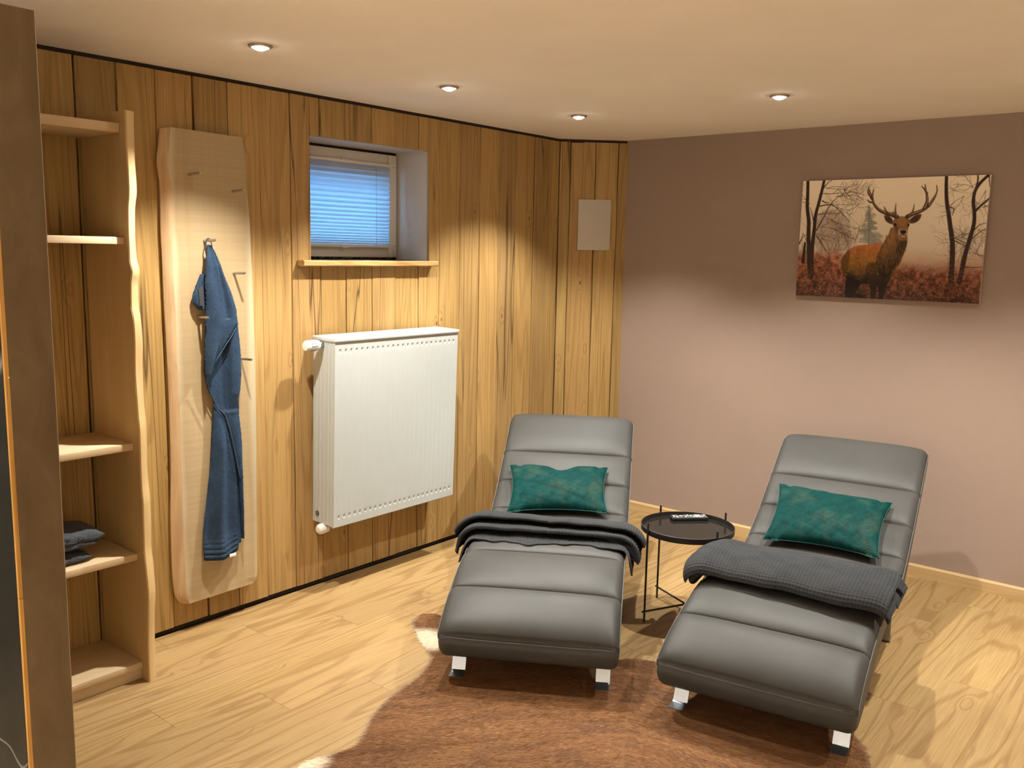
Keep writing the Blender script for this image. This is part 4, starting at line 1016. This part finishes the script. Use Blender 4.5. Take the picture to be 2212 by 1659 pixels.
# ---------------------------------------------------------------- round tray table
tb = empty('side_table', (1.540, 3.572, 0), 0.347); tag(tb, 'round black tray table with four thin legs between the two loungers', 'table')
lathe('tray', [(0.0, 0.404), (0.207, 0.404), (0.2105, 0.407), (0.2115, 0.431), (0.2085, 0.432), (0.2075, 0.4115), (0.0, 0.4115)], M['black_steel'], tb, 72, None, 50)
lathe('glass_top', [(0.0, 0.4118), (0.2068, 0.4118), (0.2068, 0.4140), (0.0, 0.4140)], M['black_gloss'], tb, 72)
rl = 0.1525
for sx in (-1, 1):
    for sy in (-1, 1):
        tube('leg', [(sx * rl, sy * rl, 0.001), (sx * rl, sy * rl, 0.25), (sx * rl, sy * rl, 0.464)], 0.0048, M['black_steel'], tb, 10)
for sx in (-1, 1): tube('cross_bar', [(sx * rl * 1.06, -rl * 1.06 * sx, 0.052 + 0.004 * sx), (0, 0, 0.052 + 0.004 * sx), (-sx * rl * 1.06, rl * 1.06 * sx, 0.052 + 0.004 * sx)] if sx > 0 else [(rl * 1.06, rl * 1.06, 0.048), (0, 0, 0.048), (-rl * 1.06, -rl * 1.06, 0.048)], 0.0045, M['black_steel'], tb, 10)

# ---------------------------------------------------------------- remote control on the tray
rc = empty('remote_control', (1.478, 3.700, 0.4142), 0.80); tag(rc, 'slim black remote control with pale buttons lying on the tray table', 'remote')
box('body', (-0.088, -0.0235, 0.0), (0.088, 0.0235, 0.017), M['black_plastic'], rc, 0.004, 3)
for k in range(12):
    x = -0.074 + k * 0.0135
    for j in (-1, 0, 1):
        big = k in (8, 9)
        if k in (2, 3): continue
        mt = 'white_button' if (big or (k + j) % 3 == 0) else 'grey_button'
        box('button', (x - 0.0042, j * 0.0125 - (0.0052 if big else 0.0036), 0.0168), (x + 0.0042, j * 0.0125 + (0.0052 if big else 0.0036), 0.0188), M[mt], rc)
lathe('navigation_ring', [(0.006, 0.0165), (0.011, 0.0165), (0.011, 0.0185), (0.006, 0.0185)], M['grey_button'], rc, 20, Matrix.Translation((-0.040, 0, 0)))

# ---------------------------------------------------------------- cowhide rug
def cowhide():
    OUTL = [(0.712, 2.800), (0.672, 2.786), (0.648, 2.740), (0.668, 2.680), (0.715, 2.638), (0.770, 2.600), (0.842, 2.552), (0.925, 2.508), (0.985, 2.475), (1.020, 2.430), (1.062, 2.335), (1.085, 2.250),
            (1.104, 2.157), (1.135, 2.065), (1.172, 1.985), (1.225, 1.905), (1.262, 1.845), (1.266, 1.785), (1.246, 1.722), (1.228, 1.668), (1.240, 1.60), (1.300, 1.555), (1.42, 1.575), (1.55, 1.64),
            (1.70, 1.66), (1.86, 1.63), (2.00, 1.66), (2.16, 1.70), (2.34, 1.80), (2.52, 1.86), (2.72, 1.84), (2.88, 1.88), (2.93, 1.98), (2.86, 2.10), (2.75, 2.26), (2.69, 2.45), (2.665, 2.65), (2.645, 2.80),
            (2.600, 2.925), (2.560, 2.985), (2.505, 3.045), (2.44, 3.13), (2.43, 3.24), (2.47, 3.34), (2.42, 3.40), (2.30, 3.36), (2.16, 3.24), (2.00, 3.15), (1.85, 3.10), (1.70, 3.058), (1.64, 3.035),
            (1.595, 3.000), (1.555, 2.955), (1.45, 2.99), (1.30, 2.97), (1.15, 2.90), (1.02, 2.83), (0.90, 2.80), (0.80, 2.802)]
    C = catmull(OUTL, 360, closed=True); ctr = np.array([1.80, 2.42])
    n = len(C); rings = 34; V, FL_, PA = [], [], []
    rs = np.random.RandomState(3)
    sp0, spd = np.array([1.62, 3.0]), np.array([0.50, -0.866])          # spine line, running towards the viewer
    for k in range(rings):
        f = (k / (rings - 1)) ** 0.8
        for i in range(n):
            j = 1 + (0.0012 * rs.randn() if k == rings - 1 else 0)
            p = ctr + (C[i] - ctr) * (0.004 + 0.996 * f) * j
            z = 0.0042 + 0.0012 * wob(p[0] * 6 + p[1] * 4, 2) + (0.003 * max(0, wob(i * 0.09, 1)) * max(0, f - 0.9) / 0.1)
            if k == rings - 1: z = 0.0015
            V.append((p[0], p[1], z))
            d = p - sp0; al = d @ spd; ac = d @ np.array([spd[1], -spd[0]])
            fl = (al - 0.45 * math.hypot(ac, 0.07) + 0.012 * float(wob(al * 9 + ac * 5, 3)), ac * 1.0 + 0.02 * float(wob(ac * 11, 5)), 0)
            FL_.append(fl)
            pa = max(0.0, 1 - math.hypot((p[0] - 0.86) / 0.14, (p[1] - 2.57) / 0.12)) * 2.2 + max(0.0, 1 - math.hypot((p[0] - 1.235) / 0.075, (p[1] - 1.665) / 0.09)) * 2.0
            pa += max(0.0, 0.6 - abs(f - 1.0) / 0.035) * (0.5 if p[0] < 1.4 else 0.2)
            pa -= max(0.0, 1 - math.hypot((p[0] - 0.73) / 0.10, (p[1] - 2.76) / 0.075)) * 1.6
            PA.append(min(1.0, max(0.0, pa)))
    F = [list(f) for f in grid_faces(rings, n, closed_m=True)]
    F = [f[::-1] for f in F]; F.append(list(range(n)))
    root = empty('cowhide_rug', (1.80, 2.42, 0)); tag(root, 'brindled brown cowhide rug with pale leg ends under the loungers', 'rug')
    o = pymesh('hide', V, F, M['hide'], root, True); o.matrix_parent_inverse = Matrix.Translation((-1.80, -2.42, 0))
    bm = bmesh.new(); bm.from_mesh(o.data); bmesh.ops.recalc_face_normals(bm, faces=bm.faces[:]); bm.to_mesh(o.data); bm.free()
    a = o.data.attributes.new('flow', 'FLOAT_VECTOR', 'POINT'); a.data.foreach_set('vector', np.array(FL_, dtype=np.float32).ravel())
    a = o.data.attributes.new('pale', 'FLOAT', 'POINT'); a.data.foreach_set('value', np.array(PA, dtype=np.float32))
    # short hair, laid outwards from the spine: uncountable, one piece
    V = np.array(V); FLn = np.array(FL_); PAn = np.array(PA)
    cnt = 70000
    k = rs.randint(0, rings - 1, cnt * 3); i = rs.randint(0, n, cnt * 3)
    wgt = ((k / (rings - 1)) + 0.02); keep = rs.rand(cnt * 3) < wgt; k, i = k[keep][:cnt], i[keep][:cnt]
    a_, b_ = rs.rand(len(k)), rs.rand(len(k))
    p00 = k * n + i; p10 = (k + 1) * n + i; p01 = k * n + (i + 1) % n; p11 = (k + 1) * n + (i + 1) % n
    mixp = lambda A: (A[p00].T * ((1 - a_) * (1 - b_)) + A[p10].T * (a_ * (1 - b_)) + A[p01].T * ((1 - a_) * b_) + A[p11].T * (a_ * b_)).T
    R0 = mixp(V); f0 = mixp(FLn); q0 = mixp(PAn[:, None])[:, 0]
    ac = (R0[:, :2] - sp0) @ np.array([spd[1], -spd[0]])
    dr = spd[None, :] * 0.55 + np.sign(ac)[:, None] * np.array([spd[1], -spd[0]])[None, :] * 1.0
    dr = dr / np.linalg.norm(dr, axis=1)[:, None] + rs.randn(len(R0), 2) * 0.35
    dr /= np.linalg.norm(dr, axis=1)[:, None]
    ln = rs.uniform(0.010, 0.024, len(R0))
    side_ = np.stack([-dr[:, 1], dr[:, 0]], -1) * 0.0007
    A = np.c_[R0[:, :2] + side_, R0[:, 2] + 0.0002]; B = np.c_[R0[:, :2] - side_, R0[:, 2] + 0.0002]; T = np.c_[R0[:, :2] + dr * ln[:, None], R0[:, 2] + rs.uniform(0.0015, 0.0045, len(R0))]
    HV = np.stack([A, B, T], 1).reshape(-1, 3); HF = np.arange(len(HV)).reshape(-1, 3)
    o = pymesh('short_hair', HV, HF, M['hide'], root, True); o.matrix_parent_inverse = Matrix.Translation((-1.80, -2.42, 0)); o['kind'] = 'stuff'
    a = o.data.attributes.new('flow', 'FLOAT_VECTOR', 'POINT'); a.data.foreach_set('vector', np.repeat(f0, 3, 0).astype(np.float32).ravel())
    a = o.data.attributes.new('pale', 'FLOAT', 'POINT'); a.data.foreach_set('value', np.repeat(q0, 3).astype(np.float32))
cowhide()
# ---------------------------------------------------------------- stag canvas on the mauve wall
def paint():
    """the printed picture as an (h, w, 3) sRGB array, drawn from shapes; coordinates are fractions of the canvas"""
    SS = 2; w, h = 420 * SS, 281 * SS
    X, Yg = np.meshgrid((np.arange(w) + 0.5) / w, (np.arange(h) + 0.5) / h)
    rs = np.random.RandomState(11)
    def vnoise(sx, sy, seed, oct_=4):
        r = np.random.RandomState(seed); out = np.zeros((h, w)); amp = 1.0; tot = 0
        for o in range(oct_):
            gx, gy = max(2, int(sx * 2 ** o)), max(2, int(sy * 2 ** o)); g = r.rand(gy + 2, gx + 2)
            fx, fy = X * gx, Yg * gy; ix, iy = fx.astype(int), fy.astype(int); tx, ty = fx - ix, fy - iy
            tx = tx * tx * (3 - 2 * tx); ty = ty * ty * (3 - 2 * ty)
            out += amp * ((g[iy, ix] * (1 - tx) + g[iy, ix + 1] * tx) * (1 - ty) + (g[iy + 1, ix] * (1 - tx) + g[iy + 1, ix + 1] * tx) * ty); tot += amp; amp *= 0.55
        return out / tot
    img = np.zeros((h, w, 3)); C = lambda *c: np.array(c, float)
    def lerp(a, b, t): return a + (b - a) * t[..., None]
    n1, n2, n3 = vnoise(3, 3, 1), vnoise(14, 10, 2), vnoise(60, 44, 3, 3)
    t = np.clip(Yg / 0.62, 0, 1)
    img[:] = lerp(C(232, 215, 190), C(205, 190, 170), t) + ((n1 - 0.5) * 14)[..., None]
    # far heath in fog, then bracken
    g = np.clip((Yg - 0.55 + 0.05 * (n1 - 0.5)) / 0.18, 0, 1)
    img = lerp(img, C(176, 140, 118) + ((n2 - 0.5) * 40)[..., None], g)
    br = C(132, 82, 62) + ((n3 - 0.5) * 150)[..., None] * C(1, 0.75, 0.6) + ((n2 - 0.5) * 90)[..., None] * C(1, 0.75, 0.5)
    left_hi = np.clip((0.34 - X) / 0.10, 0, 1) * 0.10
    g = np.clip((Yg - 0.68 + left_hi + 0.10 * (n2 - 0.5)) / 0.10, 0, 1); img = lerp(img, br, g)
    dk = np.clip((Yg - 0.80) / 0.2, 0, 1) * 0.45 + np.clip((n2 - 0.5) * 1.6, 0, 0.5) * np.clip((Yg - 0.7) / 0.1, 0, 1)
    img *= (1 - dk)[..., None]
    yl = np.clip((n2 - 0.55) * 5, 0, 1) * np.clip((Yg - 0.78) / 0.08, 0, 1) * np.clip((X - 0.5) / 0.2, 0, 1); img = lerp(img, C(120, 82, 34), yl * 0.5)
    # canvas corners in the measuring frame -> fractions
    src = np.array([(243, 230), (2033, 172), (1922, 1395), (178, 1318)], float); dst = np.array([(0, 0), (1, 0), (1, 1), (0, 1)], float)
    A = []
    for (x, y), (u, v) in zip(src, dst): A += [[x, y, 1, 0, 0, 0, -u * x, -u * y], [0, 0, 0, x, y, 1, -v * x, -v * y]]
    Hm = np.append(np.linalg.solve(np.array(A), dst.ravel()), 1).reshape(3, 3)
    def T(p):
        p = np.asarray(p, float).reshape(-1, 2); q = np.c_[p, np.ones(len(p))] @ Hm.T; return q[:, :2] / q[:, 2:3]
    asp = h / w
    def blend(mask, col, sl):
        m = mask[..., None]; img[sl] = img[sl] * (1 - m) + (col if np.ndim(col) == 1 else col[sl]) * m
    def poly(pts, col, a=1.0, soft=0.0, smooth=True):
        q = T(pts)
        if smooth: q = catmull(q, max(40, len(q) * 8), closed=True)
        x0, x1 = max(0, int((q[:, 0].min()) * w) - 3), min(w, int(q[:, 0].max() * w) + 4); y0, y1 = max(0, int(q[:, 1].min() * h) - 3), min(h, int(q[:, 1].max() * h) + 4)
        sl = (slice(y0, y1), slice(x0, x1)); xs, ys = X[sl], Yg[sl]; ins = np.zeros(xs.shape, bool)
        for i in range(len(q)):
            (ax, ay), (bx, by) = q[i - 1], q[i]
            if ay == by: continue
            c = ((ay > ys) != (by > ys)) & (xs < (bx - ax) * (ys - ay) / (by - ay) + ax); ins ^= c
        m = ins.astype(float)
        for _ in range(int(soft)):
            m[1:-1, 1:-1] = (m[1:-1, 1:-1] * 2 + m[:-2, 1:-1] + m[2:, 1:-1] + m[1:-1, :-2] + m[1:-1, 2:]) / 6
        blend(m * a, col, sl)
    def stroke(pts, w0, w1, col, a=1.0, raw=False):
        q = np.asarray(pts, float) if raw else T(pts); q = catmull(q, max(8, len(q) * 6)); n = len(q)
        for i in range(n - 1):
            wd = (w0 + (w1 - w0) * i / n) / 2
            ax, ay = q[i]; bx, by = q[i + 1]
            x0, x1 = max(0, int((min(ax, bx) - wd - 0.004) * w)), min(w, int((max(ax, bx) + wd + 0.004) * w) + 2)
            y0, y1 = max(0, int((min(ay, by) - (wd + 0.004) / asp) * h)), min(h, int((max(ay, by) + (wd + 0.004) / asp) * h) + 2)
            if x1 <= x0 or y1 <= y0: continue
            sl = (slice(y0, y1), slice(x0, x1)); px, py = X[sl] - ax, (Yg[sl] - ay) * asp
            dx, dy = bx - ax, (by - ay) * asp; L = dx * dx + dy * dy + 1e-12
            tt = np.clip((px * dx + py * dy) / L, 0, 1); d = np.hypot(px - tt * dx, py - tt * dy)
            blend(np.clip((wd - d) * w / 1.5 + 0.5, 0, 1) * a, col, sl)
    # misty pine
    pine = C(134, 132, 120)
    for k in range(15):
        y = 475 + k * 25; hw = 22 + k * 7.5 + rs.uniform(-10, 22)
        cx = 880 + rs.uniform(-12, 12)
        for _ in range(3):
            ox = rs.uniform(-hw, hw) * 0.6; r = hw * rs.uniform(0.35, 0.6)
            poly([(cx + ox - r, y + 12), (cx + ox - r * 0.5, y - 12), (cx + ox + r * 0.4, y - 14), (cx + ox + r, y + 8), (cx + ox + r * 0.4, y + 22), (cx + ox - r * 0.5, y + 20)], pine + rs.uniform(-16, 8), 0.6, 4)
    stroke([(880, 480), (878, 640), (872, 840)], 0.004, 0.007, pine - 30, 0.6)
    # thickets of twigs
    def twigs(x, y, ang_, ln, wd, depth, col, a):
        if depth == 0 or wd < 0.0007: return
        p = [np.array([x, y])]; d = ang_
        for _ in range(4):
            d += rs.uniform(-0.28, 0.28); p.append(p[-1] + ln / 4 * np.array([math.cos(d), math.sin(d) / asp]))
        stroke(p, wd, wd * 0.55, col, a, raw=True)
        for q in p[1:]:
            if rs.rand() < 0.75: twigs(q[0], q[1], d + rs.choice([-1, 1]) * rs.uniform(0.35, 1.0), ln * rs.uniform(0.45, 0.75), wd * 0.58, depth - 1, col, a * 0.92)
    haze = C(140, 116, 104)
    poly([(380, 560), (520, 500), (640, 560), (690, 650), (700, 860), (560, 900), (380, 880), (350, 700)], haze, 0.45, 26)
    for bx, by in ((0.17, 0.60), (0.22, 0.62), (0.27, 0.60), (0.12, 0.55), (0.31, 0.58), (0.96, 0.62), (0.86, 0.66), (0.90, 0.70)):
        for _ in range(3): twigs(bx + rs.uniform(-.02, .02), by, -math.pi / 2 + rs.uniform(-0.6, 0.6), 0.13, 0.0028, 4, C(104, 84, 76), 0.55)
    # left trees
    bark = C(52, 38, 32)
    stroke([(290, 225), (288, 360), (285, 480), (300, 620), (298, 760), (305, 900), (312, 1060), (325, 1140)], 0.017, 0.030, bark)
    stroke([(445, 225), (425, 320), (395, 440), (365, 560), (352, 700), (335, 860), (330, 1000), (335, 1120)], 0.015, 0.026, bark)
    stroke([(265, 820), (255, 920), (245, 1000)], 0.012, 0.020, bark * 0.9)
    for br_ in ([(375, 700), (440, 580), (520, 440), (620, 360), (740, 330)], [(352, 640), (330, 540), (310, 480)], [(440, 300), (480, 250), (520, 225)], [(400, 470), (520, 460), (620, 540), (690, 620)], [(210, 830), (240, 770), (275, 740)],
                [(380, 760), (430, 830), (470, 900)], [(430, 420), (470, 440), (500, 430)]):
        stroke(br_, 0.0065, 0.002, bark, 0.95)
    for bx, by, an in ((0.10, 0.12, -0.6), (0.14, 0.07, -0.2), (0.17, 0.20, 0.2), (0.20, 0.14, 0.5), (0.09, 0.30, -0.3), (0.05, 0.20, -2.6), (0.24, 0.08, 0.9), (0.18, 0.33, 0.7), (0.10, 0.46, 0.5), (0.13, 0.40, -0.2), (0.02, 0.45, 1.2)):
        for _ in range(2): twigs(bx, by, an + rs.uniform(-0.5, 0.5), 0.14, 0.0030, 4, bark + 22, 0.7)
    # right trees
    stroke([(1608, 185), (1606, 300), (1612, 430), (1632, 560), (1648, 680), (1665, 800), (1668, 930), (1660, 1060), (1656, 1180)], 0.016, 0.029, bark)
    stroke([(2005, 178), (1930, 250), (1878, 330), (1862, 430), (1872, 530), (1868, 640), (1830, 780), (1790, 920), (1765, 1040), (1735, 1190)], 0.014, 0.025, bark)
    stroke([(1880, 520), (1930, 470), (1990, 420), (2015, 395)], 0.012, 0.007, bark); stroke([(1905, 178), (1902, 240), (1880, 310)], 0.007, 0.008, bark)
    for br_ in ([(2010, 178), (2012, 240), (2020, 300)], [(1870, 700), (1920, 650), (1985, 630)], [(1850, 780), (1920, 720), (1985, 680)], [(1690, 800), (1750, 830), (1790, 850)], [(1640, 480), (1680, 500), (1665, 560)], [(1780, 1045), (1860, 1050), (1950, 1045)]):
        stroke(br_, 0.0052, 0.002, bark, 0.95)
    for bx, by, an in ((0.92, 0.10, -2.4), (0.95, 0.05, 2.6), (0.88, 0.16, 2.6), (0.97, 0.25, -0.4), (0.93, 0.45, 2.9), (0.96, 0.42, 0.3), (0.90, 0.55, 2.5), (0.83, 0.48, 0.3), (0.95, 0.60, 0.3), (0.98, 0.12, 1.8)):
        for _ in range(2): twigs(bx, by, an + rs.uniform(-0.4, 0.4), 0.10, 0.0026, 4, bark + 26, 0.65)
    # bracken flecks over the foot of the trees
    for _ in range(1500):
        x, y = rs.rand(), 0.70 + 0.30 * rs.rand() ** 0.8
        if 0.27 < x < 0.55 and rs.rand() < 0.7: continue
        l = rs.uniform(0.003, 0.009); an = rs.uniform(0, math.pi)
        cc = [C(170, 112, 84), C(150, 88, 66), C(92, 52, 38), C(168, 124, 86), C(64, 40, 30)][rs.randint(5)]
        stroke([(x, y), (x + l * math.cos(an), y + l * math.sin(an))], 0.0026, 0.0014, cc, 0.38, raw=True)
    # stag: body, legs, neck, head, ears
    poly([(640, 960), (660, 1100), (650, 1330), (718, 1338), (800, 1215), (880, 1190), (830, 1000)], C(34, 24, 20))
    poly([(860, 1100), (890, 1230), (895, 1350), (935, 1350), (955, 1215), (980, 1180)], C(40, 27, 21)); poly([(960, 1190), (972, 1270), (970, 1352), (1012, 1352), (1040, 1240), (1085, 1130)], C(38, 26, 20))
    body = [(612, 985), (640, 935), (700, 870), (800, 838), (900, 832), (985, 822), (1040, 860), (1180, 900), (1190, 980), (1130, 1080), (1080, 1150), (1010, 1210), (930, 1205), (840, 1205), (700, 1140), (640, 1130), (618, 1060)]
    # coat colour of the print: rust back, ochre flank, dark belly
    def field(stops):
        ys = [T([(800, y)])[0][1] for y, _ in stops]; out = np.empty((h, w, 3))
        for c in range(3): out[..., c] = np.interp(Yg, ys, [q[c] for _, q in stops])
        return out + ((n3 - 0.5) * 46)[..., None] * C(1, 0.75, 0.5) + ((n2 - 0.5) * 34)[..., None] * C(1, 0.8, 0.5)
    poly(body, field([(830, C(176, 106, 66)), (900, C(160, 100, 52)), (1000, C(138, 98, 44)), (1080, C(112, 80, 38)), (1140, C(60, 44, 30)), (1200, C(36, 28, 22))]), 1, 2)
    poly([(612, 985), (640, 935), (690, 885), (690, 980), (668, 1100), (640, 1130), (618, 1060)], C(70, 48, 32), 0.65, 16)
    poly([(850, 1040), (960, 1000), (1080, 1040), (1010, 1210), (870, 1200)], C(48, 36, 28), 0.6, 30)
    neck = [(1095, 670), (1060, 740), (1010, 820), (970, 900), (945, 980), (960, 1060), (1000, 1150), (1060, 1130), (1120, 1070), (1175, 990), (1215, 900), (1240, 820), (1235, 730), (1210, 690)]
    poly(neck, field([(680, C(128, 94, 60)), (800, C(118, 86, 54)), (900, C(96, 70, 44)), (1000, C(70, 52, 36)), (1100, C(44, 33, 26))]), 1, 5)
    poly([(1100, 700), (1060, 780), (1010, 860), (985, 940), (1030, 960), (1080, 860), (1120, 780)], C(150, 110, 68), 0.45, 14)
    poly([(1130, 780), (1180, 800), (1235, 800), (1215, 900), (1150, 1010), (1090, 1090), (1050, 1080), (1110, 960), (1140, 860)], C(50, 37, 29), 0.75, 12)
    for _ in range(260):
        x = rs.uniform(980, 1225); y = rs.uniform(740, 1080)
        if (x - 960) * 0.9 + (y - 740) * 0.55 > 330: continue
        stroke([(x, y), (x + rs.uniform(-8, 10), y + rs.uniform(22, 50))], 0.0022, 0.0012, [C(150, 112, 70), C(78, 54, 36), C(120, 84, 50)][rs.randint(3)], 0.5)
    for _ in range(240):
        x = rs.uniform(640, 980); y = rs.uniform(860, 1120)
        stroke([(x, y), (x + rs.uniform(-18, 10), y + rs.uniform(6, 22))], 0.0022, 0.0012, [C(190, 124, 64), C(118, 70, 34), C(160, 104, 44)][rs.randint(3)], 0.3)
    for sgn, ear in ((-1, [(1100, 600), (1060, 560), (1020, 560), (1030, 605), (1062, 632), (1100, 640)]), (1, [(1255, 605), (1300, 565), (1345, 548), (1374, 552), (1350, 605), (1305, 632), (1262, 632)])):
        poly(ear, C(86, 64, 44)); q = np.array(ear, float); c = q.mean(0); poly(c + (q - c) * 0.62, C(58, 44, 36), 0.9, 3)
    head = [(1120, 585), (1150, 570), (1195, 568), (1235, 575), (1262, 610), (1255, 660), (1245, 700), (1240, 740), (1215, 765), (1180, 765), (1155, 745), (1148, 710), (1120, 680), (1100, 640)]
    poly(head, C(128, 92, 60)); poly([(1140, 580), (1195, 572), (1235, 582), (1225, 640), (1195, 665), (1160, 640)], C(142, 104, 66), 0.8, 6)
    poly([(1110, 640), (1140, 650), (1160, 700), (1150, 735), (1120, 690)], C(92, 66, 44), 0.8, 5)
    poly([(1155, 700), (1195, 688), (1238, 698), (1240, 735), (1215, 762), (1180, 762), (1156, 740)], C(170, 142, 116)); poly([(1172, 704), (1200, 696), (1230, 704), (1224, 728), (1200, 738), (1178, 728)], C(40, 32, 30), 1, 2)
    stroke([(1170, 750), (1200, 742), (1228, 750)], 0.004, 0.003, C(60, 46, 40))
    poly([(1110, 640), (1128, 634), (1138, 650), (1122, 660)], C(22, 16, 14), 1, 1); poly([(1240, 645), (1256, 640), (1258, 658), (1244, 662)], C(22, 16, 14), 1, 1)
    # antlers
    an = C(70, 50, 38); hl = C(176, 142, 104)
    for br_, a0, a1 in (([(1140, 572), (1090, 552), (1030, 535), (970, 505), (925, 455), (905, 400), (888, 350), (870, 300), (876, 280)], 0.017, 0.003), ([(905, 400), (885, 370), (866, 345), (864, 310)], 0.012, 0.003), ([(903, 385), (912, 340), (920, 303)], 0.009, 0.002), ([(910, 430), (882, 432), (858, 410)], 0.009, 0.002),
                        ([(1085, 556), (1040, 520), (1018, 478)], 0.010, 0.002), ([(1132, 570), (1126, 510), (1130, 448)], 0.010, 0.002), ([(1110, 560), (1108, 535), (1105, 522)], 0.009, 0.003),
                        ([(1238, 572), (1290, 545), (1350, 525), (1420, 485), (1470, 430), (1505, 370), (1520, 320), (1514, 275)], 0.017, 0.003), ([(1400, 495), (1425, 430), (1424, 370), (1412, 310), (1406, 265)], 0.015, 0.003), ([(1424, 350), (1400, 310), (1372, 282)], 0.009, 0.002),
                        ([(1440, 470), (1475, 415), (1500, 372)], 0.012, 0.005), ([(1250, 568), (1290, 520), (1304, 456)], 0.010, 0.002)):
        stroke(br_, a0 * 1.35, a1, an); q = np.array(br_, float) + np.array([4, -5]); stroke(q, a0 * 0.45, 0.001, hl, 0.5)
    img = np.clip(img, 0, 255)
    img = img.reshape(h // SS, SS, w // SS, SS, 3).mean((1, 3))
    return img
def canvas():
    x0, x1, z0, z1 = 1.459, 2.386, 1.4445, 2.0635; yf, yb = YB - 0.031, YB - 0.008
    root = empty('stag_canvas', ((x0 + x1) / 2, YB - 0.008, z0)); tag(root, 'wide canvas print of a stag among misty trees on the mauve wall', 'picture')
    inv = Matrix.Translation((-(x0 + x1) / 2, -(YB - 0.008), -z0))
    img = paint(); h, w = img.shape[:2]
    lin = np.where(img / 255 <= 0.04045, img / 255 / 12.92, ((img / 255 + 0.055) / 1.055) ** 2.4)
    xs = np.linspace(x0, x1, w); zs = np.linspace(z1, z0, h)
    Xg, Zg = np.meshgrid(xs, zs); V = np.stack([Xg, np.full_like(Xg, yf), Zg], -1).reshape(-1, 3)
    Fq = grid_faces(h, w)
    me = bpy.data.meshes.new('printed_face'); me.vertices.add(len(V)); me.vertices.foreach_set('co', V.astype(np.float32).ravel())
    me.loops.add(Fq.size); me.loops.foreach_set('vertex_index', Fq.astype(np.int32).ravel()); me.polygons.add(len(Fq))
    me.polygons.foreach_set('loop_start', np.arange(0, Fq.size, 4, dtype=np.int32)); me.polygons.foreach_set('loop_total', np.full(len(Fq), 4, dtype=np.int32)); me.update(calc_edges=True)
    a = me.attributes.new('print', 'FLOAT_COLOR', 'POINT'); a.data.foreach_set('color', np.c_[lin.reshape(-1, 3), np.ones(h * w)].astype(np.float32).ravel())
    o = link('printed_face', me, M['print'], root, False); o.matrix_parent_inverse = inv
    o = box('stretcher', (x0, yf + 0.0004, z0), (x1, yb, z1), M['canvas_edge'], root); o.matrix_parent_inverse = inv
    for xx in (x0 + 0.12, x1 - 0.12):
        o = box('hanger', (xx - 0.01, yb, z1 - 0.06), (xx + 0.01, YB, z1 - 0.03), M['steel'], root); o.matrix_parent_inverse = inv
canvas()
